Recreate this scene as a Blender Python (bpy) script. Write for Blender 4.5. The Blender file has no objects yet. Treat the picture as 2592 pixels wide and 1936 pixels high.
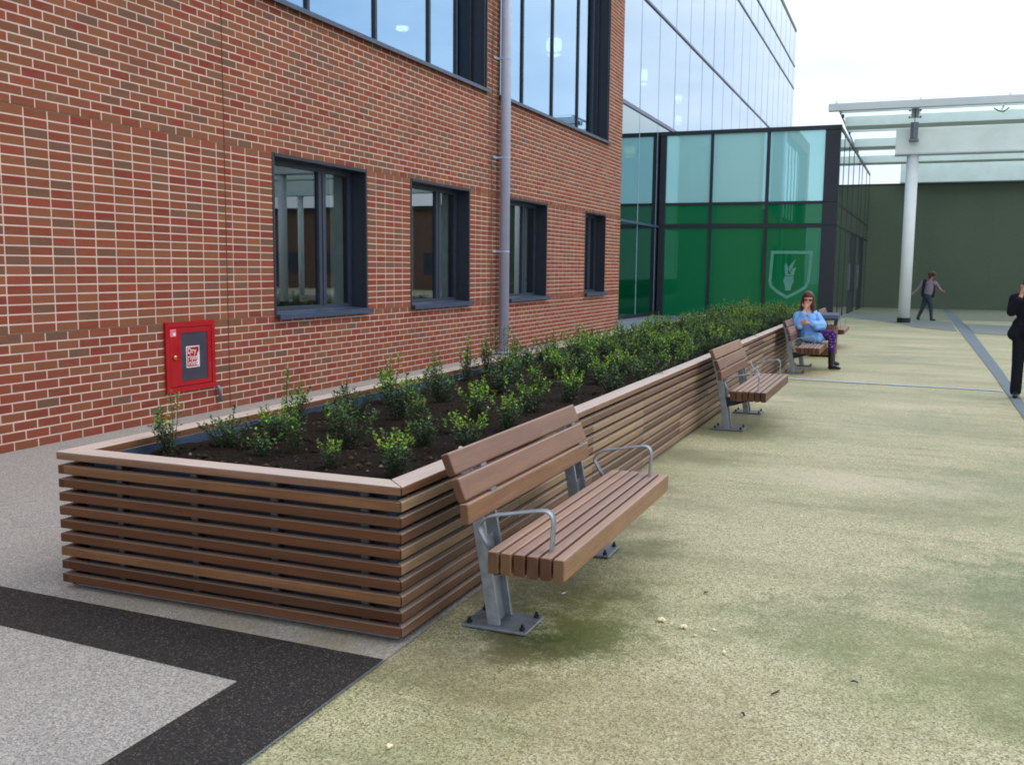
import bpy, math, random
import numpy as np
from mathutils import Vector, Matrix

random.seed(7)
rng = np.random.default_rng(7)
S = bpy.context.scene
COL = S.collection

# ------------------------------------------------------------------ camera
CAMPOS = Vector((6.3053, -8.8205, 1.44))
RIGHT = Vector((0.92756, 0.37353, 0.00997))
DOWN = Vector((0.05285, -0.10472, -0.99310))
FWD = Vector((-0.36991, 0.92169, -0.11688))
cam_d = bpy.data.cameras.new('camera')
cam = bpy.data.objects.new('camera', cam_d)
COL.objects.link(cam)
R3 = Matrix((RIGHT, -DOWN, -FWD)).transposed()
cam.matrix_world = Matrix.Translation(CAMPOS) @ R3.to_4x4()
cam_d.sensor_width = 36
cam_d.lens = 34.3135
cam_d.clip_start = 0.05
cam_d.clip_end = 2000
S.camera = cam

# ------------------------------------------------------------------ sky, sun, exposure
SUN_EL, SUN_ROT = math.radians(48), math.radians(62)
W = bpy.data.worlds.new('World')
S.world = W
W.use_nodes = True
nt = W.node_tree
nt.nodes.clear()
def wn(t, **k):
    n = nt.nodes.new(t)
    for a, b in k.items(): setattr(n, a, b)
    return n
sky = wn('ShaderNodeTexSky', sky_type='NISHITA', sun_disc=False)
sky.sun_elevation = SUN_EL
sky.sun_rotation = SUN_ROT
tc = wn('ShaderNodeTexCoord')
mp = wn('ShaderNodeMapping'); mp.inputs['Scale'].default_value = (1.6, 1.6, 4.2)
nz = wn('ShaderNodeTexNoise'); nz.inputs['Scale'].default_value = 1.5; nz.inputs['Detail'].default_value = 7; nz.inputs['Roughness'].default_value = 0.55
rp = wn('ShaderNodeValToRGB')
rp.color_ramp.elements[0].position = 0.33; rp.color_ramp.elements[0].color = (8.4, 10.0, 12.0, 1)
rp.color_ramp.elements[1].position = 0.68; rp.color_ramp.elements[1].color = (15.2, 15.4, 15.4, 1)
mx = wn('ShaderNodeMixRGB'); mx.inputs[0].default_value = 0.9
bg = wn('ShaderNodeBackground'); bg.inputs['Strength'].default_value = 0.1
wo = wn('ShaderNodeOutputWorld')
L = nt.links.new
L(tc.outputs['Generated'], mp.inputs['Vector']); L(mp.outputs[0], nz.inputs['Vector'])
L(nz.outputs['Fac'], rp.inputs[0]); L(sky.outputs[0], mx.inputs[1]); L(rp.outputs[0], mx.inputs[2])
L(mx.outputs[0], bg.inputs['Color']); L(bg.outputs[0], wo.inputs[0])

sun_d = bpy.data.lights.new('sun', 'SUN')
sun_d.energy = 1.4
sun_d.angle = math.radians(40)
sun_d.color = (1.0, 0.96, 0.9)
sun = bpy.data.objects.new('sun', sun_d)
COL.objects.link(sun)
sun_dir = Vector((math.sin(SUN_ROT) * math.cos(SUN_EL), math.cos(SUN_ROT) * math.cos(SUN_EL), math.sin(SUN_EL)))
sun.rotation_euler = (-sun_dir).to_track_quat('-Z', 'Y').to_euler()
sun.location = (20, -10, 30)

S.view_settings.view_transform = 'Standard'
S.view_settings.look = 'None'
S.view_settings.exposure = 0.0
S.view_settings.gamma = 1.0
S.view_settings.use_curve_mapping = False
S.render.engine = 'CYCLES'
S.cycles.use_denoising = True
S.cycles.filter_width = 1.85
S.cycles.max_bounces = 10
S.cycles.transparent_max_bounces = 12

# ------------------------------------------------------------------ materials
def srgb(r, g, b):
    f = lambda c: (c / 255 / 12.92) if c / 255 <= 0.04045 else ((c / 255 + 0.055) / 1.055) ** 2.4
    return (f(r), f(g), f(b))

class NT:
    """short-hand for building a node tree"""
    def __init__(s, name):
        s.m = bpy.data.materials.new(name); s.m.use_nodes = True
        s.t = s.m.node_tree; s.t.nodes.clear()
        s.out = s.n('ShaderNodeOutputMaterial')
    def n(s, t, **k):
        x = s.t.nodes.new(t)
        for a, b in k.items(): setattr(x, a, b)
        return x
    def l(s, a, b): s.t.links.new(a, b)
    def pos(s): return s.n('ShaderNodeNewGeometry').outputs['Position']
    def obj(s): return s.n('ShaderNodeTexCoord').outputs['Object']
    def map(s, v, sc=(1, 1, 1), loc=(0, 0, 0), rot=(0, 0, 0)):
        m = s.n('ShaderNodeMapping'); s.l(v, m.inputs[0])
        m.inputs['Scale'].default_value = sc; m.inputs['Location'].default_value = loc; m.inputs['Rotation'].default_value = rot
        return m.outputs[0]
    def noise(s, v, sc=5, det=4, ro=0.5, dist=0.0):
        x = s.n('ShaderNodeTexNoise'); s.l(v, x.inputs['Vector'])
        x.inputs['Scale'].default_value = sc; x.inputs['Detail'].default_value = det; x.inputs['Roughness'].default_value = ro
        x.inputs['Distortion'].default_value = dist
        return x.outputs['Fac']
    def voro(s, v, sc, out='Color', feat='F1'):
        x = s.n('ShaderNodeTexVoronoi', feature=feat); s.l(v, x.inputs['Vector']); x.inputs['Scale'].default_value = sc
        return x.outputs[out]
    def ramp(s, f, stops, interp='LINEAR'):
        r = s.n('ShaderNodeValToRGB'); s.l(f, r.inputs[0]); cr = r.color_ramp; cr.interpolation = interp
        while len(cr.elements) < len(stops): cr.elements.new(0.5)
        for e, (p, c) in zip(cr.elements, stops):
            e.position = p; e.color = (*c, 1) if len(c) == 3 else c
        return r.outputs[0]
    def gray(s, f, a, b, lo=0.0, hi=1.0):
        m = s.n('ShaderNodeMapRange'); s.l(f, m.inputs[0])
        m.inputs[1].default_value = a; m.inputs[2].default_value = b; m.inputs[3].default_value = lo; m.inputs[4].default_value = hi
        m.interpolation_type = 'SMOOTHSTEP'
        return m.outputs[0]
    def mix(s, f, a, b, mode='MIX'):
        x = s.n('ShaderNodeMixRGB', blend_type=mode)
        if isinstance(f, (int, float)): x.inputs[0].default_value = f
        else: s.l(f, x.inputs[0])
        for i, c in ((1, a), (2, b)):
            if isinstance(c, (tuple, list)): x.inputs[i].default_value = (*c[:3], 1)
            else: s.l(c, x.inputs[i])
        return x.outputs[0]
    def math(s, op, a, b=None):
        x = s.n('ShaderNodeMath', operation=op)
        for i, c in ((0, a), (1, b)):
            if c is None: continue
            if isinstance(c, (int, float)): x.inputs[i].default_value = c
            else: s.l(c, x.inputs[i])
        return x.outputs[0]
    def pbsdf(s, col, rough=0.5, metal=0.0, spec=0.5, bump=None, bstr=0.3, bdist=0.01, **kw):
        p = s.n('ShaderNodeBsdfPrincipled')
        def put(sock, v):
            if isinstance(v, (int, float)): p.inputs[sock].default_value = v
            elif isinstance(v, (tuple, list)): p.inputs[sock].default_value = (*v[:3], 1)
            else: s.l(v, p.inputs[sock])
        put('Base Color', col); put('Roughness', rough); put('Metallic', metal); put('Specular IOR Level', spec)
        for k, v in kw.items(): put(k, v)
        if bump is not None:
            b = s.n('ShaderNodeBump'); b.inputs['Strength'].default_value = bstr; b.inputs['Distance'].default_value = bdist
            s.l(bump, b.inputs['Height']); s.l(b.outputs[0], p.inputs['Normal'])
        return p
    def done(s, shader):
        s.l(shader.outputs[0], s.out.inputs[0]); return s.m

def plain(name, col, rough=0.5, metal=0.0, spec=0.5, var=0.12, vs=6.0, bstr=0.05):
    t = NT(name); v = t.pos()
    f = t.noise(v, vs, 5, 0.6)
    c = t.mix(t.gray(f, 0.3, 0.7), tuple(x * (1 - var) for x in col), tuple(min(1, x * (1 + var)) for x in col))
    r = t.gray(t.noise(v, vs * 2.3, 3), 0.3, 0.7, max(0, rough - 0.07), min(1, rough + 0.07))
    return t.done(t.pbsdf(c, r, metal, spec, t.noise(v, vs * 8, 3), bstr, 0.004))

def emit(name, col, st):
    t = NT(name); e = t.n('ShaderNodeEmission'); e.inputs[0].default_value = (*col, 1); e.inputs[1].default_value = st
    return t.done(e)

def glass(name, base, refl, trans, refl_lo, power=3.0, wob=0.0):
    """coated glazing: tinted see-through pane whose mirror share rises towards grazing angles"""
    t = NT(name)
    lw = t.n('ShaderNodeLayerWeight'); lw.inputs[0].default_value = 0.5
    f = t.math('POWER', lw.outputs['Facing'], power)
    fac = t.math('ADD', refl_lo, t.math('MULTIPLY', f, 1 - refl_lo))
    g = t.n('ShaderNodeBsdfGlossy'); g.inputs['Roughness'].default_value = 0.004
    t.l(t.mix(f, refl, (0.97, 0.99, 1.0)), g.inputs[0])
    if wob:
        b = t.n('ShaderNodeBump'); b.inputs['Strength'].default_value = wob; b.inputs['Distance'].default_value = 0.02
        t.l(t.noise(t.pos(), 0.9, 2), b.inputs['Height']); t.l(b.outputs[0], g.inputs['Normal'])
    tr = t.n('ShaderNodeBsdfTransparent'); tr.inputs[0].default_value = (*trans, 1)
    under = tr
    if base is not None:
        d = t.n('ShaderNodeBsdfDiffuse'); d.inputs[0].default_value = (*base[0], 1)
        m0 = t.n('ShaderNodeMixShader'); m0.inputs[0].default_value = base[1]
        t.l(tr.outputs[0], m0.inputs[1]); t.l(d.outputs[0], m0.inputs[2]); under = m0
    m = t.n('ShaderNodeMixShader'); t.l(fac, m.inputs[0]); t.l(under.outputs[0], m.inputs[1]); t.l(g.outputs[0], m.inputs[2])
    return t.done(m)

def brick_mat():
    t = NT('brick_face'); v = t.pos()
    a = t.n('ShaderNodeAttribute', attribute_name='tint').outputs['Color']
    n1 = t.noise(t.map(v, (14, 5, 16)), 1.0, 3, 0.6)
    n2 = t.noise(v, 160, 3, 0.7)
    c = t.mix(t.gray(n1, 0.46, 0.64, 0, 0.8), a, t.mix(0.55, a, srgb(124, 88, 68)))
    c = t.mix(t.gray(t.noise(t.map(v, (9, 4, 12), (3, 7, 1)), 1.0, 3), 0.56, 0.72, 0, 0.45), c, srgb(158, 84, 56))
    c = t.mix(t.gray(t.noise(v, 45, 4, 0.7), 0.42, 0.68, 0, 0.32), c, t.mix(0.6, c, (0.05, 0.035, 0.03)))
    c = t.mix(t.gray(n2, 0.35, 0.7, 0, 0.35), c, t.mix(0.5, c, (0.03, 0.02, 0.02)))
    sy = t.n('ShaderNodeSeparateXYZ'); t.l(v, sy.inputs[0])
    c = t.mix(t.gray(t.noise(t.map(v, (1, 1, .6), (2, 8, 3)), 0.9, 6, .65), 0.48, 0.78, 0, 0.22), c, srgb(92, 72, 62))
    st = t.gray(t.math('ABSOLUTE', t.math('SUBTRACT', sy.outputs[1], 5.90)), 0.20, 0.03, 0, 1)   # dark streak beside the drainpipe
    st = t.math('MULTIPLY', st, t.gray(t.noise(t.map(v, (1, 6, 1.2)), 1.3, 4), 0.35, 0.65, 0.15, 0.62))
    c = t.mix(st, c, srgb(62, 48, 42))
    return t.done(t.pbsdf(c, 0.85, 0, 0.25, n2, 0.5, 0.003))

def mortar_mat():
    t = NT('mortar'); v = t.pos()
    c = t.mix(t.gray(t.noise(v, 3, 4), 0.3, 0.7), srgb(222, 196, 184), srgb(206, 180, 170))
    c = t.mix(t.gray(t.noise(v, 220, 2), 0.4, 0.8, 0, 0.35), c, srgb(176, 154, 144))
    sy = t.n('ShaderNodeSeparateXYZ'); t.l(v, sy.inputs[0])
    c = t.mix(t.gray(t.noise(t.map(v, (1, 1, .6), (2, 8, 3)), 0.9, 6, .65), 0.48, 0.78, 0, 0.22), c, srgb(92, 72, 62))
    st = t.gray(t.math('ABSOLUTE', t.math('SUBTRACT', sy.outputs[1], 5.90)), 0.20, 0.03, 0, 1)   # dark streak beside the drainpipe
    st = t.math('MULTIPLY', st, t.gray(t.noise(t.map(v, (1, 6, 1.2)), 1.3, 4), 0.35, 0.65, 0.15, 0.62))
    c = t.mix(st, c, srgb(62, 48, 42))
    return t.done(t.pbsdf(c, 0.95, 0, 0.1, t.noise(v, 200, 3), 0.4, 0.003))

def wood_mat(name, dark, mid, light, grey=0.35, rough=0.42, bleach_sheen=0.5, pale=(196, 176, 164), spec=0.4):
    t = NT(name); o = t.obj()
    rnd = t.n('ShaderNodeObjectInfo').outputs['Random']
    va = t.n('ShaderNodeVectorMath', operation='ADD'); t.l(o, va.inputs[0])
    cx = t.n('ShaderNodeCombineXYZ'); 
    for i in range(3): t.l(t.math('MULTIPLY', rnd, 17.3 + 9 * i), cx.inputs[i])
    t.l(cx.outputs[0], va.inputs[1]); v = va.outputs[0]
    base = t.ramp(rnd, [(0.0, dark), (0.22, mid), (0.42, tuple((a + b) / 2 for a, b in zip(mid, dark))), (0.62, mid), (0.8, tuple((a + b) / 2 for a, b in zip(mid, light))), (1.0, light)])
    g1 = t.noise(t.map(v, (2.2, 55, 55)), 1.0, 5, 0.65, 0.4)
    g2 = t.noise(t.map(v, (0.9, 9, 9)), 1.0, 4, 0.6)
    g3 = t.noise(t.map(v, (30, 160, 160)), 1.0, 2, 0.5)
    c = t.mix(t.gray(g1, 0.35, 0.7, 0, 0.62), base, t.mix(0.55, base, (0.035, 0.016, 0.009)))
    c = t.mix(t.gray(g2, 0.45, 0.75, 0, grey), c, srgb(150, 128, 116))
    c = t.mix(t.gray(g3, 0.55, 0.75, 0, 0.3), c, t.mix(0.5, c, (0.02, 0.01, 0.008)))
    # blotchy water marks
    c = t.mix(t.gray(t.noise(t.map(v, (.6, 1.4, 1.4)), 9, 6, 0.72), 0.46, 0.70, 0, 0.5), c, t.mix(0.5, c, (0.05, 0.03, 0.022)))
    # darker end grain
    so = t.n('ShaderNodeSeparateXYZ'); t.l(t.n('ShaderNodeTexCoord').outputs['Normal'], so.inputs[0])
    c = t.mix(t.gray(t.math('ABSOLUTE', so.outputs[0]), 0.7, 0.95, 0, 0.8), c, t.mix(0.62, base, (0.03, 0.012, 0.006)))
    # upper faces paler: weathering plus sky reflection painted into the colour
    sx = t.n('ShaderNodeSeparateXYZ'); t.l(t.n('ShaderNodeNewGeometry').outputs['Normal'], sx.inputs[0])
    up = t.math('MULTIPLY', t.gray(sx.outputs[2], 0.1, 0.9, 0, bleach_sheen), t.gray(g1, 0.2, 0.75, 1.0, 0.78))
    c = t.mix(up, c, t.mix(t.gray(g2, 0.3, 0.7), srgb(*pale), tuple(x * 0.8 for x in srgb(*pale))))
    r = t.gray(g2, 0.3, 0.7, rough - 0.06, rough + 0.12)
    return t.done(t.pbsdf(c, r, 0, spec, g1, 0.12, 0.002))

def gravel_mat(name, pal, speck, stains=None, rough=0.8, cell=190.0, spots=(), spec=0.35):
    """resin bound stone chippings: cells a few millimetres wide, with wear, stains, moss and painted-in shade"""
    t = NT(name); v = t.pos()
    vc = t.voro(v, cell)
    sep = t.n('ShaderNodeSeparateColor'); t.l(vc, sep.inputs[0])
    c = t.ramp(sep.outputs[0], pal, 'LINEAR')
    c = t.mix(t.gray(t.noise(v, 60, 4, 0.7), 0.45, 0.75, 0, 0.32), c, speck)
    c = t.mix(t.gray(t.noise(v, 14, 5, 0.75), 0.5, 0.75, 0, 0.35), c, speck)
    if stains:
        for (sc, lo, hi, amt, colr, mapping, loc) in stains:
            f = t.gray(t.noise(t.map(v, mapping, loc), sc, 6, 0.62, 0.3), lo, hi, 0, amt)
            c = t.mix(f, c, t.mix(0.72, c, colr))
    for (px, py, rad, colr, amt) in spots:
        d = t.n('ShaderNodeVectorMath', operation='DISTANCE'); t.l(v, d.inputs[0]); d.inputs[1].default_value = (px, py, 0)
        w = t.math('ADD', d.outputs['Value'], t.math('MULTIPLY', t.math('SUBTRACT', t.noise(v, 4.5, 8, 0.72), 0.5), rad * 2.6))
        f = t.gray(w, rad * 1.15, rad * 0.1, 0, amt)
        f = t.math('MULTIPLY', f, t.gray(t.noise(v, 40, 3, 0.7), 0.25, 0.6, 0.55, 1))
        c = t.mix(f, c, colr)
    h = t.voro(v, cell, 'Distance')
    return t.done(t.pbsdf(c, rough, 0, spec, h, 0.4, 0.003))

M = {}
M['brick'] = brick_mat()
M['mortar'] = mortar_mat()
M['sealant'] = plain('joint_sealant', srgb(92, 52, 40), 0.8, 0, 0.2)
M['bed'] = plain('bed_joint_sealant', srgb(116, 92, 74), 0.85, 0, 0.2)
M['slate'] = plain('slate_blue_metal', srgb(48, 58, 74), 0.42, 0.0, 0.5, 0.1)
M['slate_dark'] = plain('dark_slate_metal', srgb(33, 40, 54), 0.45, 0.0, 0.5, 0.1)
M['sill'] = plain('sill_metal', srgb(58, 72, 98), 0.38, 0.0, 0.5, 0.1)
M['pipe'] = plain('grey_pipe_paint', srgb(172, 178, 202), 0.4, 0.0, 0.5, 0.05)
M['galv'] = plain('galvanised_steel', srgb(150, 156, 166), 0.42, 0.75, 0.5, 0.16, 22)
M['galv_dull'] = plain('dull_galvanised_steel', srgb(126, 132, 142), 0.5, 0.6, 0.5, 0.18, 18)
M['bolt'] = plain('dark_bolt', srgb(56, 58, 64), 0.4, 0.8)
M['stud'] = plain('planter_steel_and_shade', srgb(40, 46, 58), 0.5, 0.2, 0.4, 0.2, 12)
M['stud_pale'] = plain('pale_stud', srgb(96, 98, 102), 0.6)
M['core'] = plain('planter_core', srgb(58, 62, 68), 0.75, 0.0, 0.3, 0.2, 8)
M['liner'] = plain('liner_steel', srgb(70, 86, 112), 0.4, 0.3, 0.5, 0.15)
M['wood'] = wood_mat('hardwood_slat', (0.05, 0.018, 0.009), (0.125, 0.047, 0.019), (0.25, 0.12, 0.05), 0.12, 0.45, 0.36, spec=0.22)
M['wood_front'] = wood_mat('lit_weathered_slat', (0.085, 0.036, 0.019), (0.17, 0.082, 0.044), (0.36, 0.235, 0.13), 0.48, 0.4, 0.66, (206, 190, 178))  # paler copy for the front slats: weathering plus painted-in sky sheen
M['wood_cap'] = wood_mat('hardwood_cap', (0.15, 0.064, 0.03), (0.19, 0.086, 0.042), (0.24, 0.12, 0.064), 0.25, 0.3, 0.95, (226, 208, 200))
M['wood_bench'] = wood_mat('hardwood_bench', (0.085, 0.030, 0.015), (0.155, 0.058, 0.028), (0.27, 0.14, 0.07), 0.34, 0.4, 0.5, (204, 174, 162))
M['soil'] = NT('soil')
t = M['soil']; v = t.pos()
c = t.ramp(t.noise(v, 55, 7, 0.8), [(0.3, (0.006, 0.004, 0.003)), (0.55, (0.02, 0.013, 0.009)), (0.68, (0.06, 0.04, 0.028)), (0.8, (0.16, 0.12, 0.09))])
M['soil'] = t.done(t.pbsdf(c, 0.95, 0, 0.15, t.noise(v, 60, 6, 0.8), 1.0, 0.02))
def leaf_mat():
    t = NT('leaf'); a = t.n('ShaderNodeAttribute', attribute_name='tint').outputs['Color']
    rnd = t.n('ShaderNodeObjectInfo').outputs['Random']
    c = t.mix(t.gray(rnd, 0, 1, 0, 0.3), a, t.mix(0.4, a, (0.03, 0.05, 0.03)))
    p = t.pbsdf(c, 0.38, 0, 0.45)
    tr = t.n('ShaderNodeBsdfTranslucent'); t.l(c, tr.inputs[0])
    m = t.n('ShaderNodeMixShader'); m.inputs[0].default_value = 0.22; t.l(p.outputs[0], m.inputs[1]); t.l(tr.outputs[0], m.inputs[2])
    return t.done(m)
M['leaf'] = leaf_mat()
M['stem'] = plain('stem', (0.05, 0.035, 0.018), 0.8)
M['red'] = plain('red_paint', srgb(166, 10, 24), 0.34, 0, 0.5, 0.06, 3)
M['red_dark'] = plain('red_shadow_gap', srgb(84, 8, 14), 0.5)
M['smoke'] = plain('smoked_panel', srgb(62, 60, 74), 0.35, 0, 0.5, 0.05)
M['white'] = plain('white_print', (0.75, 0.74, 0.76), 0.5)
M['pinkw'] = plain('faded_pink_label', srgb(214, 110, 130), 0.5)
M['brass'] = plain('brass', srgb(190, 160, 90), 0.25, 0.9)
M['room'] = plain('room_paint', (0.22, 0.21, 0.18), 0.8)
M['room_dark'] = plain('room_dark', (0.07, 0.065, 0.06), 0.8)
M['curtain'] = plain('blind_fabric', (0.78, 0.77, 0.70), 0.8)
M['glass_low'] = glass('window_glass', None, (0.85, 0.92, 1.0), (0.6, 0.66, 0.68), 0.13, 4.0)
M['glass_up'] = glass('coated_glass', None, (0.42, 0.68, 0.96), (0.45, 0.5, 0.54), 0.66, 4.0, 0.02)
M['glass_tower'] = glass('tower_glass', None, (0.42, 0.68, 0.97), (0.34, 0.42, 0.48), 0.46, 2.6, 0.02)
M['glass_tower_low'] = glass('tower_low_glass', None, (0.5, 0.72, 0.80), (0.22, 0.30, 0.34), 0.26, 3.2, 0.02)
M['glass_teal'] = glass('teal_glass', ((0.46, 0.92, 0.97), 0.92), (0.6, 0.94, 1.0), (0.4, 0.6, 0.62), 0.26, 3.0, 0.03)
M['glass_green'] = glass('green_glass', ((0.004, 0.185, 0.068), 0.95), (0.45, 0.8, 0.7), (0.02, 0.2, 0.08), 0.07, 3.0, 0.03)
M['glass_side'] = glass('side_glass', ((0.03, 0.04, 0.04), 0.6), (0.8, 0.9, 0.9), (0.2, 0.25, 0.25), 0.3, 1.5, 0.02)
M['frost'] = plain('frosted_film', srgb(96, 156, 146), 0.6)
M['canopy'] = plain('pale_canopy_paint', (0.80, 0.90, 0.89), 0.45, 0, 0.4, 0.05, 1.5)
M['fascia'] = plain('fascia_paint', (0.66, 0.72, 0.77), 0.45, 0, 0.4, 0.05, 1.5)
M['column'] = plain('column_paint', (0.88, 0.94, 0.96), 0.4, 0, 0.4, 0.03, 1.5)
t = NT('roof_glass')
d = t.n('ShaderNodeBsdfTranslucent'); d.inputs[0].default_value = (0.92, 0.97, 0.97, 1)
tr = t.n('ShaderNodeBsdfTransparent'); tr.inputs[0].default_value = (0.9, 0.95, 0.95, 1)
m = t.n('ShaderNodeMixShader'); m.inputs[0].default_value = 0.6; t.l(tr.outputs[0], m.inputs[1]); t.l(d.outputs[0], m.inputs[2])
M['roof_glass'] = t.done(m)
def green_wall_mat():
    t = NT('green_cladding'); v = t.pos()
    c = t.mix(t.gray(t.noise(v, 0.5, 5), 0.3, 0.7), srgb(96, 108, 94), srgb(102, 112, 94))
    c = t.mix(t.gray(t.noise(t.map(v, (1, 1, 14)), 3, 3), 0.4, 0.7, 0, 0.3), c, srgb(82, 94, 82))
    return t.done(t.pbsdf(c, 0.75, 0, 0.2, t.noise(t.map(v, (1, 1, 10)), 8, 3), 0.3, 0.01))
M['green_wall'] = green_wall_mat()
M['coping'] = plain('dark_coping', srgb(34, 44, 44), 0.5)
M['black_base'] = plain('black_base', srgb(20, 20, 22), 0.5)

MOSS = srgb(74, 82, 30)
M['yellow'] = gravel_mat('buff_resin_gravel',
    [(0.0, srgb(84, 80, 50)), (0.2, srgb(138, 130, 92)), (0.5, srgb(176, 169, 130)), (0.8, srgb(196, 190, 156)), (1.0, srgb(214, 208, 180))],
    srgb(112, 108, 82),
    stains=[(0.45, 0.46, 0.70, 0.62, srgb(98, 120, 60), (1, 1, 1), (3, 9, 0)),
            (0.8, 0.48, 0.68, 0.55, srgb(108, 110, 74), (0.45, 1.7, 1), (11, 4, 0)),
            (0.6, 0.52, 0.70, 0.45, srgb(214, 196, 178), (0.6, 1.2, 1), (7, 1, 0)),
            (2.2, 0.52, 0.70, 0.42, srgb(84, 88, 54), (0.45, 2.4, 1), (1, 2, 0)),
            (6.0, 0.64, 0.73, 0.6, srgb(60, 60, 52), (0.8, 3.4, 1), (5, 2, 0))],
    spots=[(5.14, -5.26, 0.40, srgb(66, 84, 8), 1.0), (5.08, -5.40, 0.28, srgb(40, 54, 6), .95), (5.12, -3.95, 0.24, srgb(96, 98, 48), 0.75), (4.85, -4.7, 0.6, srgb(84, 80, 52), 0.8), (4.75, -3.6, .5, srgb(94, 88, 60), .7), (4.75, -2.6, .5, srgb(100, 94, 66), .6), (4.85, -5.75, .45, srgb(96, 88, 58), .6), (4.8, -1.4, .5, srgb(106, 100, 72), .55),  # brownish spots beside planter and bench paint in shade; green ones are moss
           (5.1, -5.0, .4, srgb(92, 96, 40), .6), (5.0, 0.2, 0.9, srgb(104, 104, 74), 0.6), (7.05, -3.9, 0.85, srgb(66, 96, 44), 0.7), (6.05, -4.75, 0.5, srgb(84, 100, 50), 0.55), (6.7, -5.0, .8, srgb(112, 122, 60), .5), (5.5, -5.9, .7, srgb(130, 116, 76), .45),
           (7.0, -5.2, 0.6, srgb(96, 102, 56), 0.6), (7.2, -1.6, 1.0, srgb(98, 114, 74), 0.55), (6.4, -2.6, .55, srgb(108, 114, 76), .45), (6.1, 8.9, 1.0, srgb(112, 118, 98), 0.6), (6.6, 1.2, 1.0, srgb(118, 124, 92), .5), (5.4, 3.0, .7, srgb(122, 122, 92), .5)], rough=0.58, spec=0.6)
M['grey'] = gravel_mat('grey_resin_gravel',
    [(0.0, srgb(116, 111, 108)), (0.3, srgb(146, 141, 138)), (0.6, srgb(160, 155, 152)), (1.0, srgb(190, 184, 178))],
    srgb(128, 123, 120), stains=[(0.8, 0.5, 0.75, 0.4, srgb(150, 140, 122), (1, 1, 1), (2, 3, 0)), (2.5, 0.5, 0.72, 0.3, srgb(128, 124, 122), (1, 1, 1), (6, 3, 0))],
    spots=[(3.3, -5.66, .3, srgb(138, 128, 104), .5), (3.8, -5.68, .3, srgb(138, 128, 100), .6), (4.3, -5.7, .3, srgb(134, 124, 94), .7)])
M['black'] = gravel_mat('black_resin_gravel',
    [(0.0, srgb(24, 22, 23)), (0.5, srgb(42, 40, 40)), (0.88, srgb(54, 50, 48)), (1.0, srgb(96, 88, 82))],
    srgb(34, 32, 33), rough=0.75)
M['slate_strip'] = gravel_mat('blue_grey_resin_gravel',
    [(0.0, srgb(70, 80, 92)), (0.5, srgb(104, 116, 128)), (1.0, srgb(138, 150, 160))], srgb(84, 94, 106))
M['band'] = gravel_mat('mid_grey_resin_gravel',
    [(0.0, srgb(92, 98, 98)), (0.5, srgb(122, 128, 128)), (1.0, srgb(150, 156, 152))], srgb(104, 110, 110))
M['canopy_shade'] = gravel_mat('canopy_shaded_gravel', [(0.0, srgb(88, 92, 80)), (0.5, srgb(128, 130, 114)), (1.0, srgb(156, 158, 140))], srgb(104, 108, 94))
M['thin'] = plain('pale_channel', srgb(168, 186, 204), 0.6)

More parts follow.
